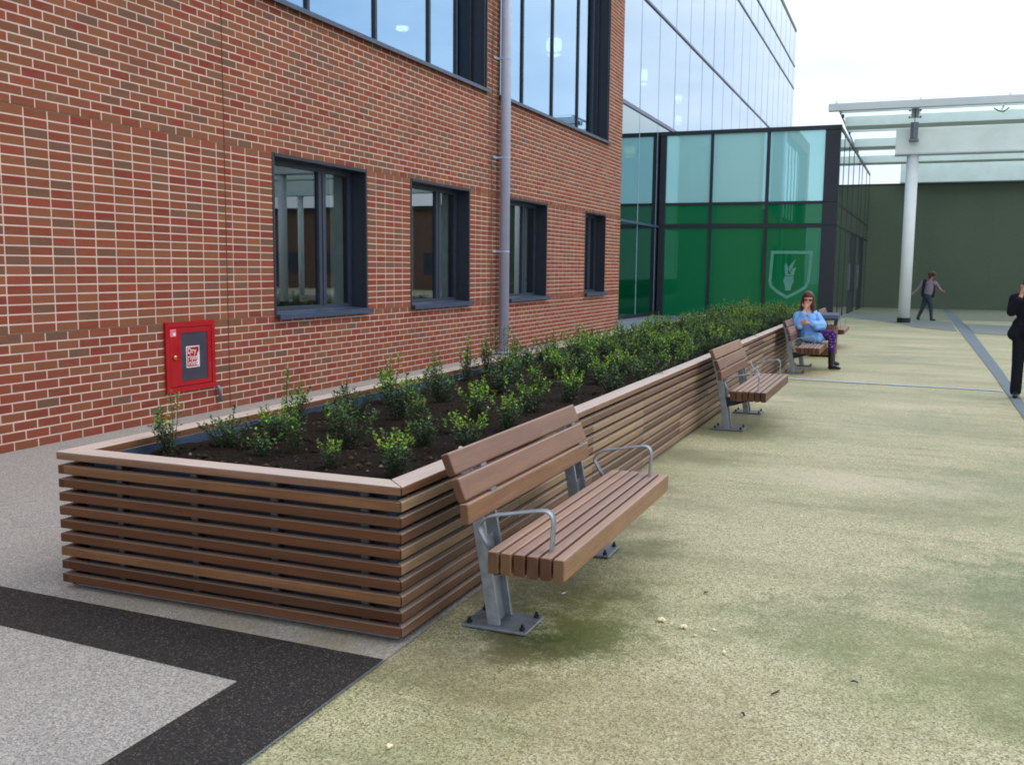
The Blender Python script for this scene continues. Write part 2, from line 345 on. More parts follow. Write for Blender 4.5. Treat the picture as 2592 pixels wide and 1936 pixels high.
# ------------------------------------------------------------------ mesh helpers
class MB:
    def __init__(s): s.v = []; s.f = []; s.mi = []; s.tint = []
    def add(s, verts, faces, mi=0, tint=None):
        o = len(s.v); s.v += [tuple(x) for x in verts]
        s.f += [tuple(o + i for i in f) for f in faces]; s.mi += [mi] * len(faces)
        if tint is not None: s.tint += [tint] * len(verts)
        return s
    def box(s, a, b, mi=0, tint=None):
        (x0, y0, z0), (x1, y1, z1) = a, b
        if x0 > x1: x0, x1 = x1, x0
        if y0 > y1: y0, y1 = y1, y0
        if z0 > z1: z0, z1 = z1, z0
        return s.add([(x0, y0, z0), (x1, y0, z0), (x1, y1, z0), (x0, y1, z0), (x0, y0, z1), (x1, y0, z1), (x1, y1, z1), (x0, y1, z1)],
                     [(0, 3, 2, 1), (4, 5, 6, 7), (0, 1, 5, 4), (1, 2, 6, 5), (2, 3, 7, 6), (3, 0, 4, 7)], mi, tint)
    def bbox(s, a, b, c=0.004, mi=0):
        """chamfered box"""
        (x0, y0, z0), (x1, y1, z1) = a, b
        v = []; 
        for X in (0, 1):
            for Y in (0, 1):
                for Z in (0, 1):
                    x, y, z = (x0, x1)[X], (y0, y1)[Y], (z0, z1)[Z]
                    sx, sy, sz = (1, -1)[X] * c, (1, -1)[Y] * c, (1, -1)[Z] * c
                    v += [(x, y + sy, z + sz), (x + sx, y, z + sz), (x + sx, y + sy, z)]
        def I(X, Y, Z, k): return (X * 4 + Y * 2 + Z) * 3 + k
        f = []
        for k, mk in ((0, lambda a, p, q: (a, p, q)), (1, lambda a, p, q: (p, a, q)), (2, lambda a, p, q: (p, q, a))):
            for a_ in (0, 1):
                l = [I(*mk(a_, p, q), k) for p, q in ((0, 0), (1, 0), (1, 1), (0, 1))]
                flip = (a_ == 0) ^ (k == 1)
                f.append(tuple(l[::-1] if flip else l))
        for X in (0, 1):
            for Y in (0, 1):
                for Z in (0, 1):
                    f.append((I(X, Y, Z, 0), I(X, Y, Z, 1), I(X, Y, Z, 2)))
        for p in (0, 1):
            for q in (0, 1):
                f.append((I(p, q, 0, 0), I(p, q, 1, 0), I(p, q, 1, 1), I(p, q, 0, 1)))
                f.append((I(p, 0, q, 0), I(p, 1, q, 0), I(p, 1, q, 2), I(p, 0, q, 2)))
                f.append((I(0, p, q, 1), I(1, p, q, 1), I(1, p, q, 2), I(0, p, q, 2)))
        return s.add(v, f, mi)
    def board(s, Ln, w, h, m0=0.0, m1=0.0, b=0.003, mi=0):
        """x along length, y from outer face 0 to inner face w, z 0..h; m0/m1 = mitre slope of the ends"""
        b2 = b * 0.3
        cs = [(b, 0), (w - b, 0), (w - b2, b2), (w, b), (w, h - b), (w - b2, h - b2), (w - b, h), (b, h), (b2, h - b2), (0, h - b), (0, b), (b2, b2)]
        n = len(cs)
        e = b * 0.5
        rings = []
        for x_, mm, sh in ((0, m0, 1), (e, m0, 0), (Ln - e, -m1, 0), (Ln, -m1, 1)):
            ring = []
            for (y, z) in cs:
                yy = w / 2 + (y - w / 2) * (1 - sh * 2 * e / w); zz = h / 2 + (z - h / 2) * (1 - sh * 2 * e / h)
                ring.append((x_ + mm * yy, yy, zz))
            rings.append(ring)
        v = [p for r in rings for p in r]
        f = []
        for k in range(3):
            for i in range(n):
                j = (i + 1) % n
                f.append((k * n + i, (k + 1) * n + i, (k + 1) * n + j, k * n + j))
        f.append(tuple(range(n))); f.append(tuple(3 * n + i for i in range(n))[::-1])
        return s.add(v, f, mi)
    def tube(s, pts, r, seg=10, mi=0, cap=True, flat=None, up=(0, 1, 0)):
        """sweep of a circle, or of a flat bar (width along up, thickness) along pts"""
        P = [Vector(p) for p in pts]; rr = r if isinstance(r, (list, tuple)) else [r] * len(P)
        v = []; U = Vector(up)
        for i, p in enumerate(P):
            d = (P[min(i + 1, len(P) - 1)] - P[max(i - 1, 0)]).normalized()
            if flat:
                u = U.normalized(); w_ = d.cross(u).normalized()
                a, b = flat[0] / 2, flat[1] / 2; c = min(a, b) * 0.35
                for (q, k) in ((-a + c, -b), (a - c, -b), (a, -b + c), (a, b - c), (a - c, b), (-a + c, b), (-a, b - c), (-a, -b + c)):
                    v.append(p + u * q + w_ * k)
            else:
                ref = U if abs(d.dot(U.normalized())) < 0.95 else Vector((1, 0, 0))
                u = d.cross(ref).normalized(); w_ = d.cross(u).normalized()
                for k in range(seg):
                    t_ = 2 * math.pi * k / seg
                    v.append(p + (u * math.cos(t_) + w_ * math.sin(t_)) * rr[i])
        n = 8 if flat else seg
        f = []
        for i in range(len(P) - 1):
            for k in range(n):
                j = (k + 1) % n
                f.append((i * n + k, i * n + j, (i + 1) * n + j, (i + 1) * n + k))
        if cap:
            f.append(tuple(range(n))[::-1]); f.append(tuple((len(P) - 1) * n + k for k in range(n)))
        return s.add(v, f, mi)
    def prism(s, poly, x0, x1, axis='x', mi=0):
        """extrude a closed 2-D polygon along an axis"""
        n = len(poly)
        def P(a, p):
            return {'x': (a, p[0], p[1]), 'y': (p[0], a, p[1]), 'z': (p[0], p[1], a)}[axis]
        v = [P(x0, p) for p in poly] + [P(x1, p) for p in poly]
        f = [tuple(range(n))[::-1], tuple(range(n, 2 * n))]
        for i in range(n):
            j = (i + 1) % n
            f.append((i, j, n + j, n + i))
        return s.add(v, f, mi)
    def lathe(s, prof, seg=16, c=(0, 0), mi=0):
        v = []; n = seg
        for (r, z) in prof:
            for k in range(n):
                a = 2 * math.pi * k / n; v.append((c[0] + r * math.cos(a), c[1] + r * math.sin(a), z))
        f = []
        for i in range(len(prof) - 1):
            for k in range(n):
                j = (k + 1) % n; f.append((i * n + k, i * n + j, (i + 1) * n + j, (i + 1) * n + k))
        f.append(tuple(range(n))[::-1]); f.append(tuple((len(prof) - 1) * n + k for k in range(n)))
        return s.add(v, f, mi)
    def mesh(s, name, mats, smooth=False):
        me = bpy.data.meshes.new(name); me.from_pydata(s.v, [], s.f)
        if not isinstance(mats, (list, tuple)): mats = [mats]
        for m_ in mats: me.materials.append(m_)
        if len(mats) > 1: me.polygons.foreach_set('material_index', s.mi)
        if s.tint and len(s.tint) == len(s.v):
            at = me.color_attributes.new('tint', 'FLOAT_COLOR', 'POINT')
            at.data.foreach_set('color', np.array([(*c_[:3], 1.0) for c_ in s.tint], dtype=np.float32).ravel())
        if smooth: me.polygons.foreach_set('use_smooth', [True] * len(me.polygons))
        me.update(); me.validate()
        return me
    def build(s, name, mats, parent=None, smooth=False, loc=None, rot=None):
        return link(name, s.mesh(name, mats, smooth), parent, loc, rot)

def link(name, me, parent=None, loc=None, rot=None):
    o = bpy.data.objects.new(name, me); COL.objects.link(o)
    if parent is not None: o.parent = parent
    if loc is not None: o.location = loc
    if rot is not None: o.rotation_euler = rot
    return o
def tag(o, label=None, cat=None, group=None, kind=None):
    if label: o['label'] = label
    if cat: o['category'] = cat
    if group: o['group'] = group
    if kind: o['kind'] = kind
    return o
def thing(name, label, cat, loc=(0, 0, 0), rz=0, group=None):
    o = bpy.data.objects.new(name, None); COL.objects.link(o)
    o.location = loc; o.rotation_euler = (0, 0, rz); o.empty_display_size = 0.1
    return tag(o, label, cat, group)
def copy_tree(o, parent=None):
    c = o.copy(); COL.objects.link(c)
    if parent is not None:
        c.parent = parent
        c.matrix_parent_inverse = o.matrix_parent_inverse.copy()
    for ch in list(o.children): copy_tree(ch, c)
    return c
def px_of(P):
    q = Vector(P) - CAMPOS; z = q.dot(FWD)
    if z < 0.1: return (-9999, -9999, z)
    return (1296 + 2470.57 * q.dot(RIGHT) / z, 968 + 2470.57 * q.dot(DOWN) / z, z)

# ------------------------------------------------------------------ ground
def gz(y):
    return -0.009 * max(0.0, y - 7.0)
YB = [-40, -12, -8, -4, 0, 4, 7, 8, 10, 14, 18, 22, 26, 30, 34, 38, 42, 46, 55, 70, 110, 200]
def strip_sheet(name, poly_fn, mat, dz, ys, parent=None):
    """sheet that follows the fall of the ground; poly_fn(y) -> x0, x1"""
    mb = MB(); v = []; f = []
    for y in ys:
        a, b = poly_fn(y); v += [(a, y, gz(y) + dz), (b, y, gz(y) + dz)]
    for i in range(len(ys) - 1): f.append((2 * i, 2 * i + 1, 2 * i + 3, 2 * i + 2))
    mb.add(v, f); o = mb.build(name, mat, parent)
    o['kind'] = 'structure'; return o
def ysub(a, b):
    return [a] + [y for y in YB if a < y < b] + [b]
strip_sheet('ground', lambda y: (-80, 140), M['yellow'], -0.004, YB)
strip_sheet('grey_pavement', lambda y: (0.0, 4.594), M['grey'], 0.0, ysub(-30, 14.4))
# black L-shaped band round the pale grey square
mb = MB(); z = 0.004
mb.add([(0.0, -5.69, z), (4.590, -5.79, z), (4.600, -30, z), (4.222, -30, z), (4.219, -6.152, z), (0.0, -5.935, z)],
       [(0, 5, 4, 1), (1, 4, 3, 2)])
mb.build('black_pavement_band', M['black'])['kind'] = 'structure'
mb = MB(); mb.add([(4.597, -30, 0.004), (4.606, -30, 0.004), (4.600, -5.80, 0.004), (4.592, -5.80, 0.004)], [(0, 1, 2, 3)])
mb.build('pavement_edging', M['galv_dull'])['kind'] = 'structure'
strip_sheet('canopy_shade_sheet', lambda y: (4.2, 30), M['canopy_shade'], 0.0, ysub(27.5, 41.98))  # darker sheet under the canopy: its shade painted as paving colour
strip_sheet('slate_pavement_strip', lambda y: (7.455 + 0.0118 * (y - 2), 7.55 + 0.0118 * (y - 2) + 0.012 * min(y, 20) - 0.02), M['slate_strip'], 0.004, ysub(-12, 41.9))
mb = MB()
pts = [(4.85, 4.67), (7.46, 4.44), (7.46, 4.36), (4.85, 4.55)]
mb.add([(a, b, 0.004) for a, b in pts], [(0, 3, 2, 1)]); mb.build('drainage_channel', M['thin'])['kind'] = 'structure'
# mid grey cross band, slanting away to the left
def band_quads(name, lo, hi, mat, dz):
    mb = MB(); v = []; f = []
    for (x0, y0), (x1, y1) in zip(lo, hi):
        v += [(x0, y0, gz(y0) + dz), (x1, y1, gz(y1) + dz)]
    for i in range(len(lo) - 1): f.append((2 * i, 2 * i + 2, 2 * i + 3, 2 * i + 1))
    mb.add(v, f); mb.build(name, mat)['kind'] = 'structure'
band_quads('grey_cross_band', [(4.15, 28.0), (5.3, 25.6), (6.1, 23.6), (6.6, 21.0), (7.60, 19.3)], [(4.25, 33.0), (5.4, 30.5), (6.3, 28.6), (6.9, 27.4), (7.7, 26.0)], M['band'], 0.004)
band_quads('grey_cross_band', [(7.92, 18.6), (9.0, 17.9), (14, 17.0), (30, 16)], [(8.0, 24.6), (9.2, 23.9), (14, 23), (30, 22)], M['band'], 0.004)

# ------------------------------------------------------------------ brick building
BX = 0.0
WIN = [(0.0, 1.97), (3.125, 5.075), (6.64, 8.575), (10.905, 12.40)]
UP = [(-6.6, 5.71), (6.20, 12.49)]
Y0, Y1, ZT = -8.1, 13.60, 9.3
ZW0, ZW1, ZU0, ZU1 = 0.9, 2.625, 4.2, 8.7
bld = thing('brick_building', 'red brown brick building with deep dark framed windows beside the planter', 'building', (-3, 3, 0))
bld.location = (0, 0, 0)
def opening(y, z):
    if ZW0 < z < ZW1: return any(a < y < b for a, b in WIN)
    if ZU0 < z < ZU1: return any(a < y < b for a, b in UP)
    return False
# wall leaf with the mortar face, openings left out
mb = MB()
ys = sorted({Y0, Y1} | {e for w in WIN + UP for e in w}); zs = sorted({-0.15, ZW0, ZW1, ZU0, ZU1, ZT})
for a, b in zip(ys, ys[1:]):
    for c_, d_ in zip(zs, zs[1:]):
        if opening((a + b) / 2, (c_ + d_) / 2): continue
        for x, fl in ((-0.0028, 0), (-0.30, 1)):
            q = [(x, a, c_), (x, b, c_), (x, b, d_), (x, a, d_)]
            mb.add(q, [(0, 1, 2, 3) if not fl else (3, 2, 1, 0)])
mb.add([(-0.005, Y1, -.15), (-6, Y1, -.15), (-6, Y1, ZT), (-0.005, Y1, ZT)], [(0, 1, 2, 3)])
mb.add([(-0.005, Y0, -.15), (-6, Y0, -.15), (-6, Y0, ZT), (-0.005, Y0, ZT)], [(3, 2, 1, 0)])
mb.build('wall', M['mortar'], bld)
mb = MB().box((-6.05, Y0, ZT), (0.02, Y1, ZT + 0.12)); mb.build('roof', M['slate'], bld)

PAL_RED = [srgb(144, 68, 50), srgb(150, 74, 54), srgb(140, 62, 48), srgb(146, 78, 56)]
PAL_ORG = [srgb(148, 88, 60), srgb(142, 84, 60), srgb(150, 92, 62)]
PAL_BRN = [srgb(134, 90, 66), srgb(126, 88, 68), srgb(120, 86, 70), srgb(132, 84, 62)]
def pick_tint(z):
    p = random.random(); up = min(1, max(0, (z - 0.6) / 2.2))
    pr, po = 0.62 - 0.28 * up, 0.27 + 0.10 * up
    pal = PAL_RED if p < pr else PAL_ORG if p < pr + po else PAL_BRN
    c = random.choice(pal); k = random.uniform(0.82, 1.02)
    return tuple(min(1, x * k) for x in c)
def brick_geo(mb, y0, y1, z0, z1, tint, dx=0.0):
    b = 0.0022; x = 0.0 + dx
    v = [(-0.006, y0, z0), (-0.006, y1, z0), (-0.006, y1, z1), (-0.006, y0, z1),
         (x - b, y0, z0), (x - b, y1, z0), (x - b, y1, z1), (x - b, y0, z1),
         (x, y0 + b, z0 + b), (x, y1 - b, z0 + b), (x, y1 - b, z1 - b), (x, y0 + b, z1 - b)]
    f = [(8, 9, 10, 11)]
    for i in range(4):
        j = (i + 1) % 4
        f += [(i, j, 4 + j, 4 + i), (4 + i, 4 + j, 8 + j, 8 + i)]
    mb.add(v, f, 0, tint)
JT, CH, BL = 0.0120, 0.075, 0.225
bricks = []
EXPJ = (-0.78, 5.93)
def add_row(ya, yb, joints, z0, z1):
    e = [ya] + [j for j in joints if ya + 0.02 < j < yb - 0.02] + [yb]
    for a, b in zip(e, e[1:]):
        l = a + (JT / 2 if a > ya + 1e-6 else 0); r = b - (JT / 2 if b < yb - 1e-6 else 0)
        if r - l > 0.015: bricks.append((l, r, z0, z1))
for r in range(int(round(ZT / CH))):
    z0 = r * CH; z1 = z0 + CH - JT; zc = z0 + CH / 2
    ops = WIN if ZW0 < zc < ZW1 else UP if ZU0 < zc < ZU1 else []
    segs = []; cur = Y0
    for a, b in ops: segs.append((cur, a)); cur = b
    segs.append((cur, Y1))
    stack = ZW0 < zc < ZW1
    if r < 12: half = (12 - r) % 2 == 1
    else: half = (r - 35) % 2 == 0
    for k, (a, b) in enumerate(segs):
        if b - a < 0.05: continue
        if stack:
            if k == 0: js = [-BL * n for n in range(1, 40)][::-1]
            else:
                n = max(1, round((b - a) / 0.228)); js = [a + (b - a) * i / n for i in range(1, n)]
        else:
            js = [BL * (n + (0.5 if half else 0)) for n in range(-40, 64)]
        # movement joints cut straight through
        cuts = [a] + [e for e in EXPJ if a < e < b] + [b]
        for ca, cb in zip(cuts, cuts[1:]):
            aa = ca + (0.007 if ca in EXPJ else 0); bb = cb - (0.007 if cb in EXPJ else 0)
            add_row(aa, bb, js, z0, z1)
# the 300 that show largest are single parts, the rest one mesh
std = []
for i, (a, b, z0, z1) in enumerate(bricks):
    if abs((b - a) - (BL - JT)) < 0.002:
        p = px_of((0, (a + b) / 2, (z0 + z1) / 2))
        if 20 < p[0] < 2572 and 20 < p[1] < 1916:
            q0 = px_of((0, a, z0)); q1 = px_of((0, b, z1))
            std.append((-(abs(q1[0] - q0[0]) * abs(z1 - z0) / p[2]), i))
std.sort(); single = {i for _, i in std[:300]}
protos = []
for k in range(24):
    mb = MB(); brick_geo(mb, -(BL - JT) / 2, (BL - JT) / 2, -(CH - JT) / 2, (CH - JT) / 2, pick_tint(0.5 + 0.1 * k))
    protos.append(mb.mesh('brick', M['brick']))
stuff = MB()
for i, (a, b, z0, z1) in enumerate(bricks):
    if i in single:
        zc = (z0 + z1) / 2
        me = protos[min(23, max(0, int(zc / 3.0 * 12) + random.randint(-4, 12)))]
        link('brick', me, bld, (random.uniform(-.0012, .0012), (a + b) / 2, zc), (0, 0, 0))
    else:
        brick_geo(stuff, a, b, z0, z1, pick_tint((z0 + z1) / 2), random.uniform(-.0012, .0012))
o = stuff.build('brickwork', M['brick'], bld); o['kind'] = 'stuff'
# soft joints above and below the stack bonded band
for zz in (ZW0 - JT / 2, ZW1 - JT / 2):
    prev = Y0
    for a, b in WIN + [(Y1, Y1)]:
        MB().box((-0.0027, prev, zz - 0.005), (-0.001, a, zz + 0.005)).build('bed_joint', M['bed'], bld); prev = b
# movement joints: recessed sealant lines
for e in EXPJ:
    for z0_, z1_ in ([(0.0, ZT)] if e < 0 else [(0.0, ZT)]):
        MB().box((-0.0055, e - 0.0065, z0_), (-0.0015, e + 0.0065, z1_)).build('movement_joint', M['sealant'], bld)

def window(y0, y1, z0, z1, gx, mulls, gm, low=True):
    """deep metal lined opening; part of the building with its frame, panes and sill below it"""
    T = 0.035
    mb = MB()
    mb.box((gx - 0.08, y0, z0), (0.006, y0 + T, z1)).box((gx - 0.08, y1 - T, z0), (0.006, y1, z1))
    mb.box((gx - 0.08, y0 + T, z1 - T), (0.012, y1 - T, z1)).box((gx - 0.08, y0 + T, z0), (-0.002, y1 - T, z0 + 0.02))
    mb.box((-0.03, y1 - 0.085, z0 + 0.02), (-0.012, y1 - T, z1 - T)) if not low else None
    lin = mb.build('window', M['slate_dark'], bld)
    fw = 0.055 if low else 0.06
    fr = MB()
    ya, yb, za, zb = y0 + T, y1 - T, z0 + 0.02, z1 - T
    fr.box((gx - 0.05, ya, za), (gx + 0.015, ya + fw, zb)).box((gx - 0.05, yb - fw, za), (gx + 0.015, yb, zb))
    fr.box((gx - 0.05, ya + fw, za), (gx + 0.015, yb - fw, za + fw)).box((gx - 0.05, ya + fw, zb - fw), (gx + 0.015, yb - fw, zb))
    edges = [ya + fw]
    for (c_, w_) in mulls:
        fr.box((gx - 0.05, c_ - w_ / 2, za + fw), (gx + 0.02, c_ + w_ / 2, zb - fw))
        if low: fr.box((gx + 0.02, c_ - 0.008, za + fw), (gx + 0.03, c_ + 0.008, zb - fw))
        edges += [c_ - w_ / 2, c_ + w_ / 2]
    edges.append(yb - fw)
    fr.build('frame', M['slate'] if low else M['slate_dark'], lin)
    for a, b in zip(edges[::2], edges[1::2]):
        if b - a < 0.05: continue
        t_ = random.uniform(-0.0012, 0.0012)
        pm = MB().box((-0.008, -(b - a) / 2 - .01, -(zb - za) / 2 + fw - .01), (0.0, (b - a) / 2 + .01, (zb - za) / 2 - fw + .01))
        pm.build('pane', gm, lin, loc=(gx - 0.01, (a + b) / 2, (za + zb) / 2), rot=(0, t_, t_))
    s_ = MB()
    pr = 0.075 if low else 0.07
    hgt = 0.055 if low else 0.05
    s_.prism([(gx + 0.02, z0 + 0.03), (pr, z0 + 0.012), (pr, z0 + 0.012 - hgt), (pr - 0.012, z0 + 0.012 - hgt), (pr - 0.012, z0 - 0.012), (0.008, z0 - 0.012), (0.008, z0 + 0.002), (gx + 0.02, z0 + 0.002)],
             y0 + 0.003 if low else y0, y1 + (0.015 if low else 0.03), 'y')
    s_.build('sill', M['sill'], lin)
    return lin
for k, (a, b) in enumerate(WIN):
    w_ = b - a
    mm = [(a + 1.27, 0.15)] if w_ > 1.7 else [(a + 0.95, 0.12)]
    window(a, b, ZW0, ZW1, -0.22, mm, M['glass_low'])
window(*UP[0], ZU0, ZU1, -0.25, [(1.1 - 1.55 * k, 0.05) for k in range(4, 0, -1)] + [(1.08, 0.05), (2.63, 0.05), (4.17, 0.05), (5.08, 0.035)], M['glass_up'], False)
window(*UP[1], ZU0, ZU1, -0.25, [(7.85, 0.05), (9.43, 0.05), (11.0, 0.05), (12.0, 0.05)], M['glass_up'], False)
# rooms behind the glass
mb = MB()
def inward(mb, a, b, mi=0):
    (x0, y0, z0), (x1, y1, z1) = a, b
    mb.add([(x0, y0, z0), (x1, y0, z0), (x1, y1, z0), (x0, y1, z0), (x0, y0, z1), (x1, y0, z1), (x1, y1, z1), (x0, y1, z1)],
           [(0, 1, 2, 3), (7, 6, 5, 4), (4, 5, 1, 0), (6, 7, 3, 2), (7, 4, 0, 3)], mi)
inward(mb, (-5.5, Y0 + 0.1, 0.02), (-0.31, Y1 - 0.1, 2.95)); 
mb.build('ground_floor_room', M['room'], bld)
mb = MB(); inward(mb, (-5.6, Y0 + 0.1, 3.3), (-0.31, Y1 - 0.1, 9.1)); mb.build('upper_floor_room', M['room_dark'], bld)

# things seen in the rooms
def curtain(y, w, label):
    mb = MB(); n = 14; v = []; f = []
    for i in range(n + 1):
        x = -0.30 + 0.014 * (1 if i % 2 else -1); yy = y + w * i / n
        v += [(x, yy, 0.95), (x, yy, 2.6), (x - 0.006, yy, 2.6), (x - 0.006, yy, 0.95)]
    for i in range(n):
        for k in range(4):
            q = (k + 1) % 4; f.append((4 * i + k, 4 * i + q, 4 * i + 4 + q, 4 * i + 4 + k))
    mb.add(v, f); tag(mb.build('curtain', M['curtain']), label, 'curtain', 'curtains behind the ground floor windows')
curtain(1.62, 0.26, 'pale drawn curtain strip behind the right edge of the largest nearest window')
curtain(3.55, 0.22, 'pale curtain strip at the left side of the second window')
curtain(4.62, 0.30, 'pale curtain strip at the right edge of the second window')
curtain(8.05, 0.26, 'pale curtain strip behind the third window, right of the drainpipe')
M['orange'] = plain('orange_fabric', srgb(200, 96, 60), 0.7)
M['blue'] = plain('blue_plastic', srgb(60, 90, 210), 0.4)
M['screen'] = plain('black_plastic', (0.01, 0.01, 0.012), 0.3)
ch = thing('chair', 'orange upholstered chair inside the nearest ground floor window', 'chair', (-1.3, 2.5, 0.02))
mb = MB(); n = 10
mb.prism([(-.28, .42), (.28, .42), (.30, .52), (.29, .95), (.2, 1.12), (0, 1.18), (-.2, 1.12), (-.29, .95), (-.30, .52)], -0.04, 0.04, 'x'); mb.build('backrest', M['orange'], ch)
MB().bbox((-.03, -.28, .40), (.5, .28, .5), .02).build('seat', M['orange'], ch)
for sx in (0.02, 0.44):
    for sy in (-.24, .24): MB().tube([(sx, sy, 0), (sx, sy, .42)], 0.016, 8).build('leg', M['bolt'], ch)
mo = thing('monitor', 'black computer monitor seen through the nearest window', 'monitor', (-0.75, 1.0, 0.75))
MB().bbox((-.02, -.27, .12), (.02, .27, .46), .006).build('screen', M['screen'], mo)
mb = MB(); mb.bbox((-.1, -.12, 0), (.1, .12, .015), .004); mb.box((-.03, -.03, .015), (-.01, .03, .2)); mb.build('stand', M['screen'], mo)
dk = thing('desk', 'pale office desk under the black monitor indoors', 'desk', (-0.8, 1.0, 0.02))
MB().bbox((-.4, -.8, .70), (.4, .9, .73), .006).build('desk_top', M['curtain'], dk)
for sx in (-.35, .35):
    for sy in (-.75, .85): MB().box((sx - .02, sy - .02, 0), (sx + .02, sy + .02, .70)).build('leg', M['bolt'], dk)
bag = MB(); bag.prism([(-.16, 0), (.16, 0), (.19, .12), (.12, .27), (.05, .30), (-.05, .30), (-.13, .26), (-.19, .1)], -.07, .07, 'x')
bag.tube([(0, -.08, .27), (0, -.06, .37), (0, .06, .37), (0, .08, .27)], .01, 8, up=(1, 0, 0))
o = bag.build('bag', M['blue'], loc=(-0.55, 0.55, 0.75)); tag(o, 'blue bag lying on the desk behind the nearest window', 'bag')

# lamps burning behind the upper glass
M['tower_rail'] = plain('tower_rail_paint', srgb(78, 92, 124), 0.4)
M['tower_bar'] = plain('tower_bar_paint', srgb(150, 172, 200), 0.4)
M['lampglow'] = emit('lit_shade', (1.0, 0.97, 0.9), 14.0)
M['lampwarm'] = emit('lit_warm_shade', (1.0, 0.66, 0.16), 5.0)
def pendant(loc, r, h, label, mat, cat='lamp', group='lit pendant lamps behind the glass'):
    t_ = thing('pendant_lamp', label, cat, loc, 0, group)
    MB().lathe([(r * 0.8, h), (r * 0.98, h * 0.8), (r, h * 0.45), (r * 0.9, h * 0.30)], 20).build('lamp_shade', mat, t_, True)
    MB().lathe([(r * 0.55, -h * 0.06), (r * 0.8, 0.0), (r * 0.82, h * 0.05)], 20).build('diffuser', mat, t_, True)
    MB().tube([(0, 0, h * .9), (0, 0, h + 1.2)], 0.01, 6).build('cord', M['bolt'], t_)
    return t_
pendant((-1.8, 14.43 - 2.0, 6.47), 0.01, 0.01, '', M['lampglow']) if False else None
pendant((-1.2, 12.18, 6.10), 0.17, 0.36, 'large lit pendant lamp behind the upper window right of the drainpipe', M['lampglow'])
dl = MB(); dl.lathe([(0.02, 0.06), (0.10, 0.055), (0.115, 0.02), (0.10, 0.0)], 24)
tag(dl.build('downlight', M['lampglow'], None, True, loc=(-1.8, 6.27, 5.39)), 'small round lit downlight behind the upper window left of the drainpipe', 'lamp')
pendant((-4.0, 30.85, 8.85), 0.15, 0.56, 'lit pendant lamp high in the glazed tower nearest the brick corner', M['lampglow'])
pendant((-4.0, 37.35, 9.12), 0.15, 0.36, 'upper of two stacked lit lamps deeper in the glazed tower', M['lampglow'])
pendant((-4.0, 37.48, 8.18), 0.15, 0.36, 'lower of two stacked lit lamps deeper in the glazed tower', M['lampglow'])
pendant((-3.0, 25.3, 5.35), 0.2, 0.36, 'warm yellow lit lamp at the brick corner behind teal glass', M['lampwarm'])

# drainpipe
dp = thing('drainpipe', 'tall pale grey round drainpipe fixed to the brick wall between windows', 'drainpipe', (0.12, 6.2, 0))
mb = MB(); mb.lathe([(0.082, -0.02), (0.082, 9.2)], 28); mb.build('pipe', M['pipe'], dp, True)
for z in (0.04, 1.70, 3.21, 4.77, 6.4):
    mb = MB(); mb.lathe([(0.0835, z - .012), (0.086, z - .010), (0.086, z + .010), (0.0835, z + .012)], 28)
    mb.box((-0.12, -0.24, z - 0.018), (-0.105, -0.085, z + 0.018)); mb.box((-0.105, -0.10, z - 0.016), (-0.02, -0.075, z + 0.016))
    mb.build('bracket', M['pipe'], dp)

# dry riser cabinet
cb = thing('riser_cabinet', 'red metal dry riser cabinet with dark window set in the brick wall', 'cabinet', (0.0, -1.365, 0.245))
w_, h_ = 0.345, 0.66
mb = MB()
for a, b in (((-w_, 0), (-w_ + .05, h_)), ((w_ - .05, 0), (w_, h_)), ((-w_ + .05, 0), (w_ - .05, .05)), ((-w_ + .05, h_ - .05), (w_ - .05, h_))):
    mb.box((0.002, a[0], a[1]), (0.024, b[0], b[1]))
mb.build('frame', M['red'], cb)
MB().box((0.002, -w_ + .051, .051), (0.008, w_ - .051, h_ - .051)).build('backing', M['red_dark'], cb)
dr = MB()
wy0, wy1, wz0, wz1 = -0.142, 0.234, 0.098, 0.556
for a, b in (((-w_ + .056, .056), (wy0, h_ - .056)), ((wy1, .056), (w_ - .056, h_ - .056)), ((wy0, .056), (wy1, wz0)), ((wy0, wz1), (wy1, h_ - .056))):
    dr.box((0.009, a[0], a[1]), (0.021, b[0], b[1]))
door = dr.build('door', M['red'], cb)
MB().box((0.009, wy0 + .001, wz0 + .001), (0.016, wy1 - .001, wz1 - .001)).build('window', M['smoke'], door)
sg = MB(); sg.box((0.0165, -0.068, 0.219), (0.0175, 0.118, 0.423)); sg.build('sign_plate', M['white'], door)
sg = MB(); sg.box((0.0178, -0.058, 0.229), (0.0182, 0.108, 0.413)); sg.build('sign_field', M['red'], door)
def text_mesh(txt, size, name, mat, parent, loc, ext=0.0004):
    cu = bpy.data.curves.new(name, 'FONT'); cu.body = txt; cu.size = size; cu.extrude = ext
    ob = bpy.data.objects.new(name, cu); COL.objects.link(ob)
    bpy.context.view_layer.update()
    me = bpy.data.meshes.new_from_object(ob.evaluated_get(bpy.context.evaluated_depsgraph_get()))
    bpy.data.objects.remove(ob); me.materials.clear(); me.materials.append(mat)
    o = link(name, me, parent, loc, (math.pi / 2, 0, math.pi / 2)); return o
for tx, z, sz in (('Dry', .352, .078), ('riser', .292, .078), ('inlet', .240, .078)):
    text_mesh(tx, sz, 'lettering', M['white'], door, (0.0186, -0.052, z))
mb = MB(); mb.prism([(0.082, .235), (.104, .235), (.104, .37), (.088, .35), (.088, .30)], 0.0184, 0.0189, 'x'); mb.build('sign_mark', M['white'], door)
MB().box((0.0214, -0.285, 0.525), (0.0224, -0.205, 0.595)).build('label_plate', M['pinkw'], door)
MB().box((0.0226, -0.245, 0.535), (0.0230, -0.212, 0.560)).build('label_mark', M['white'], door)
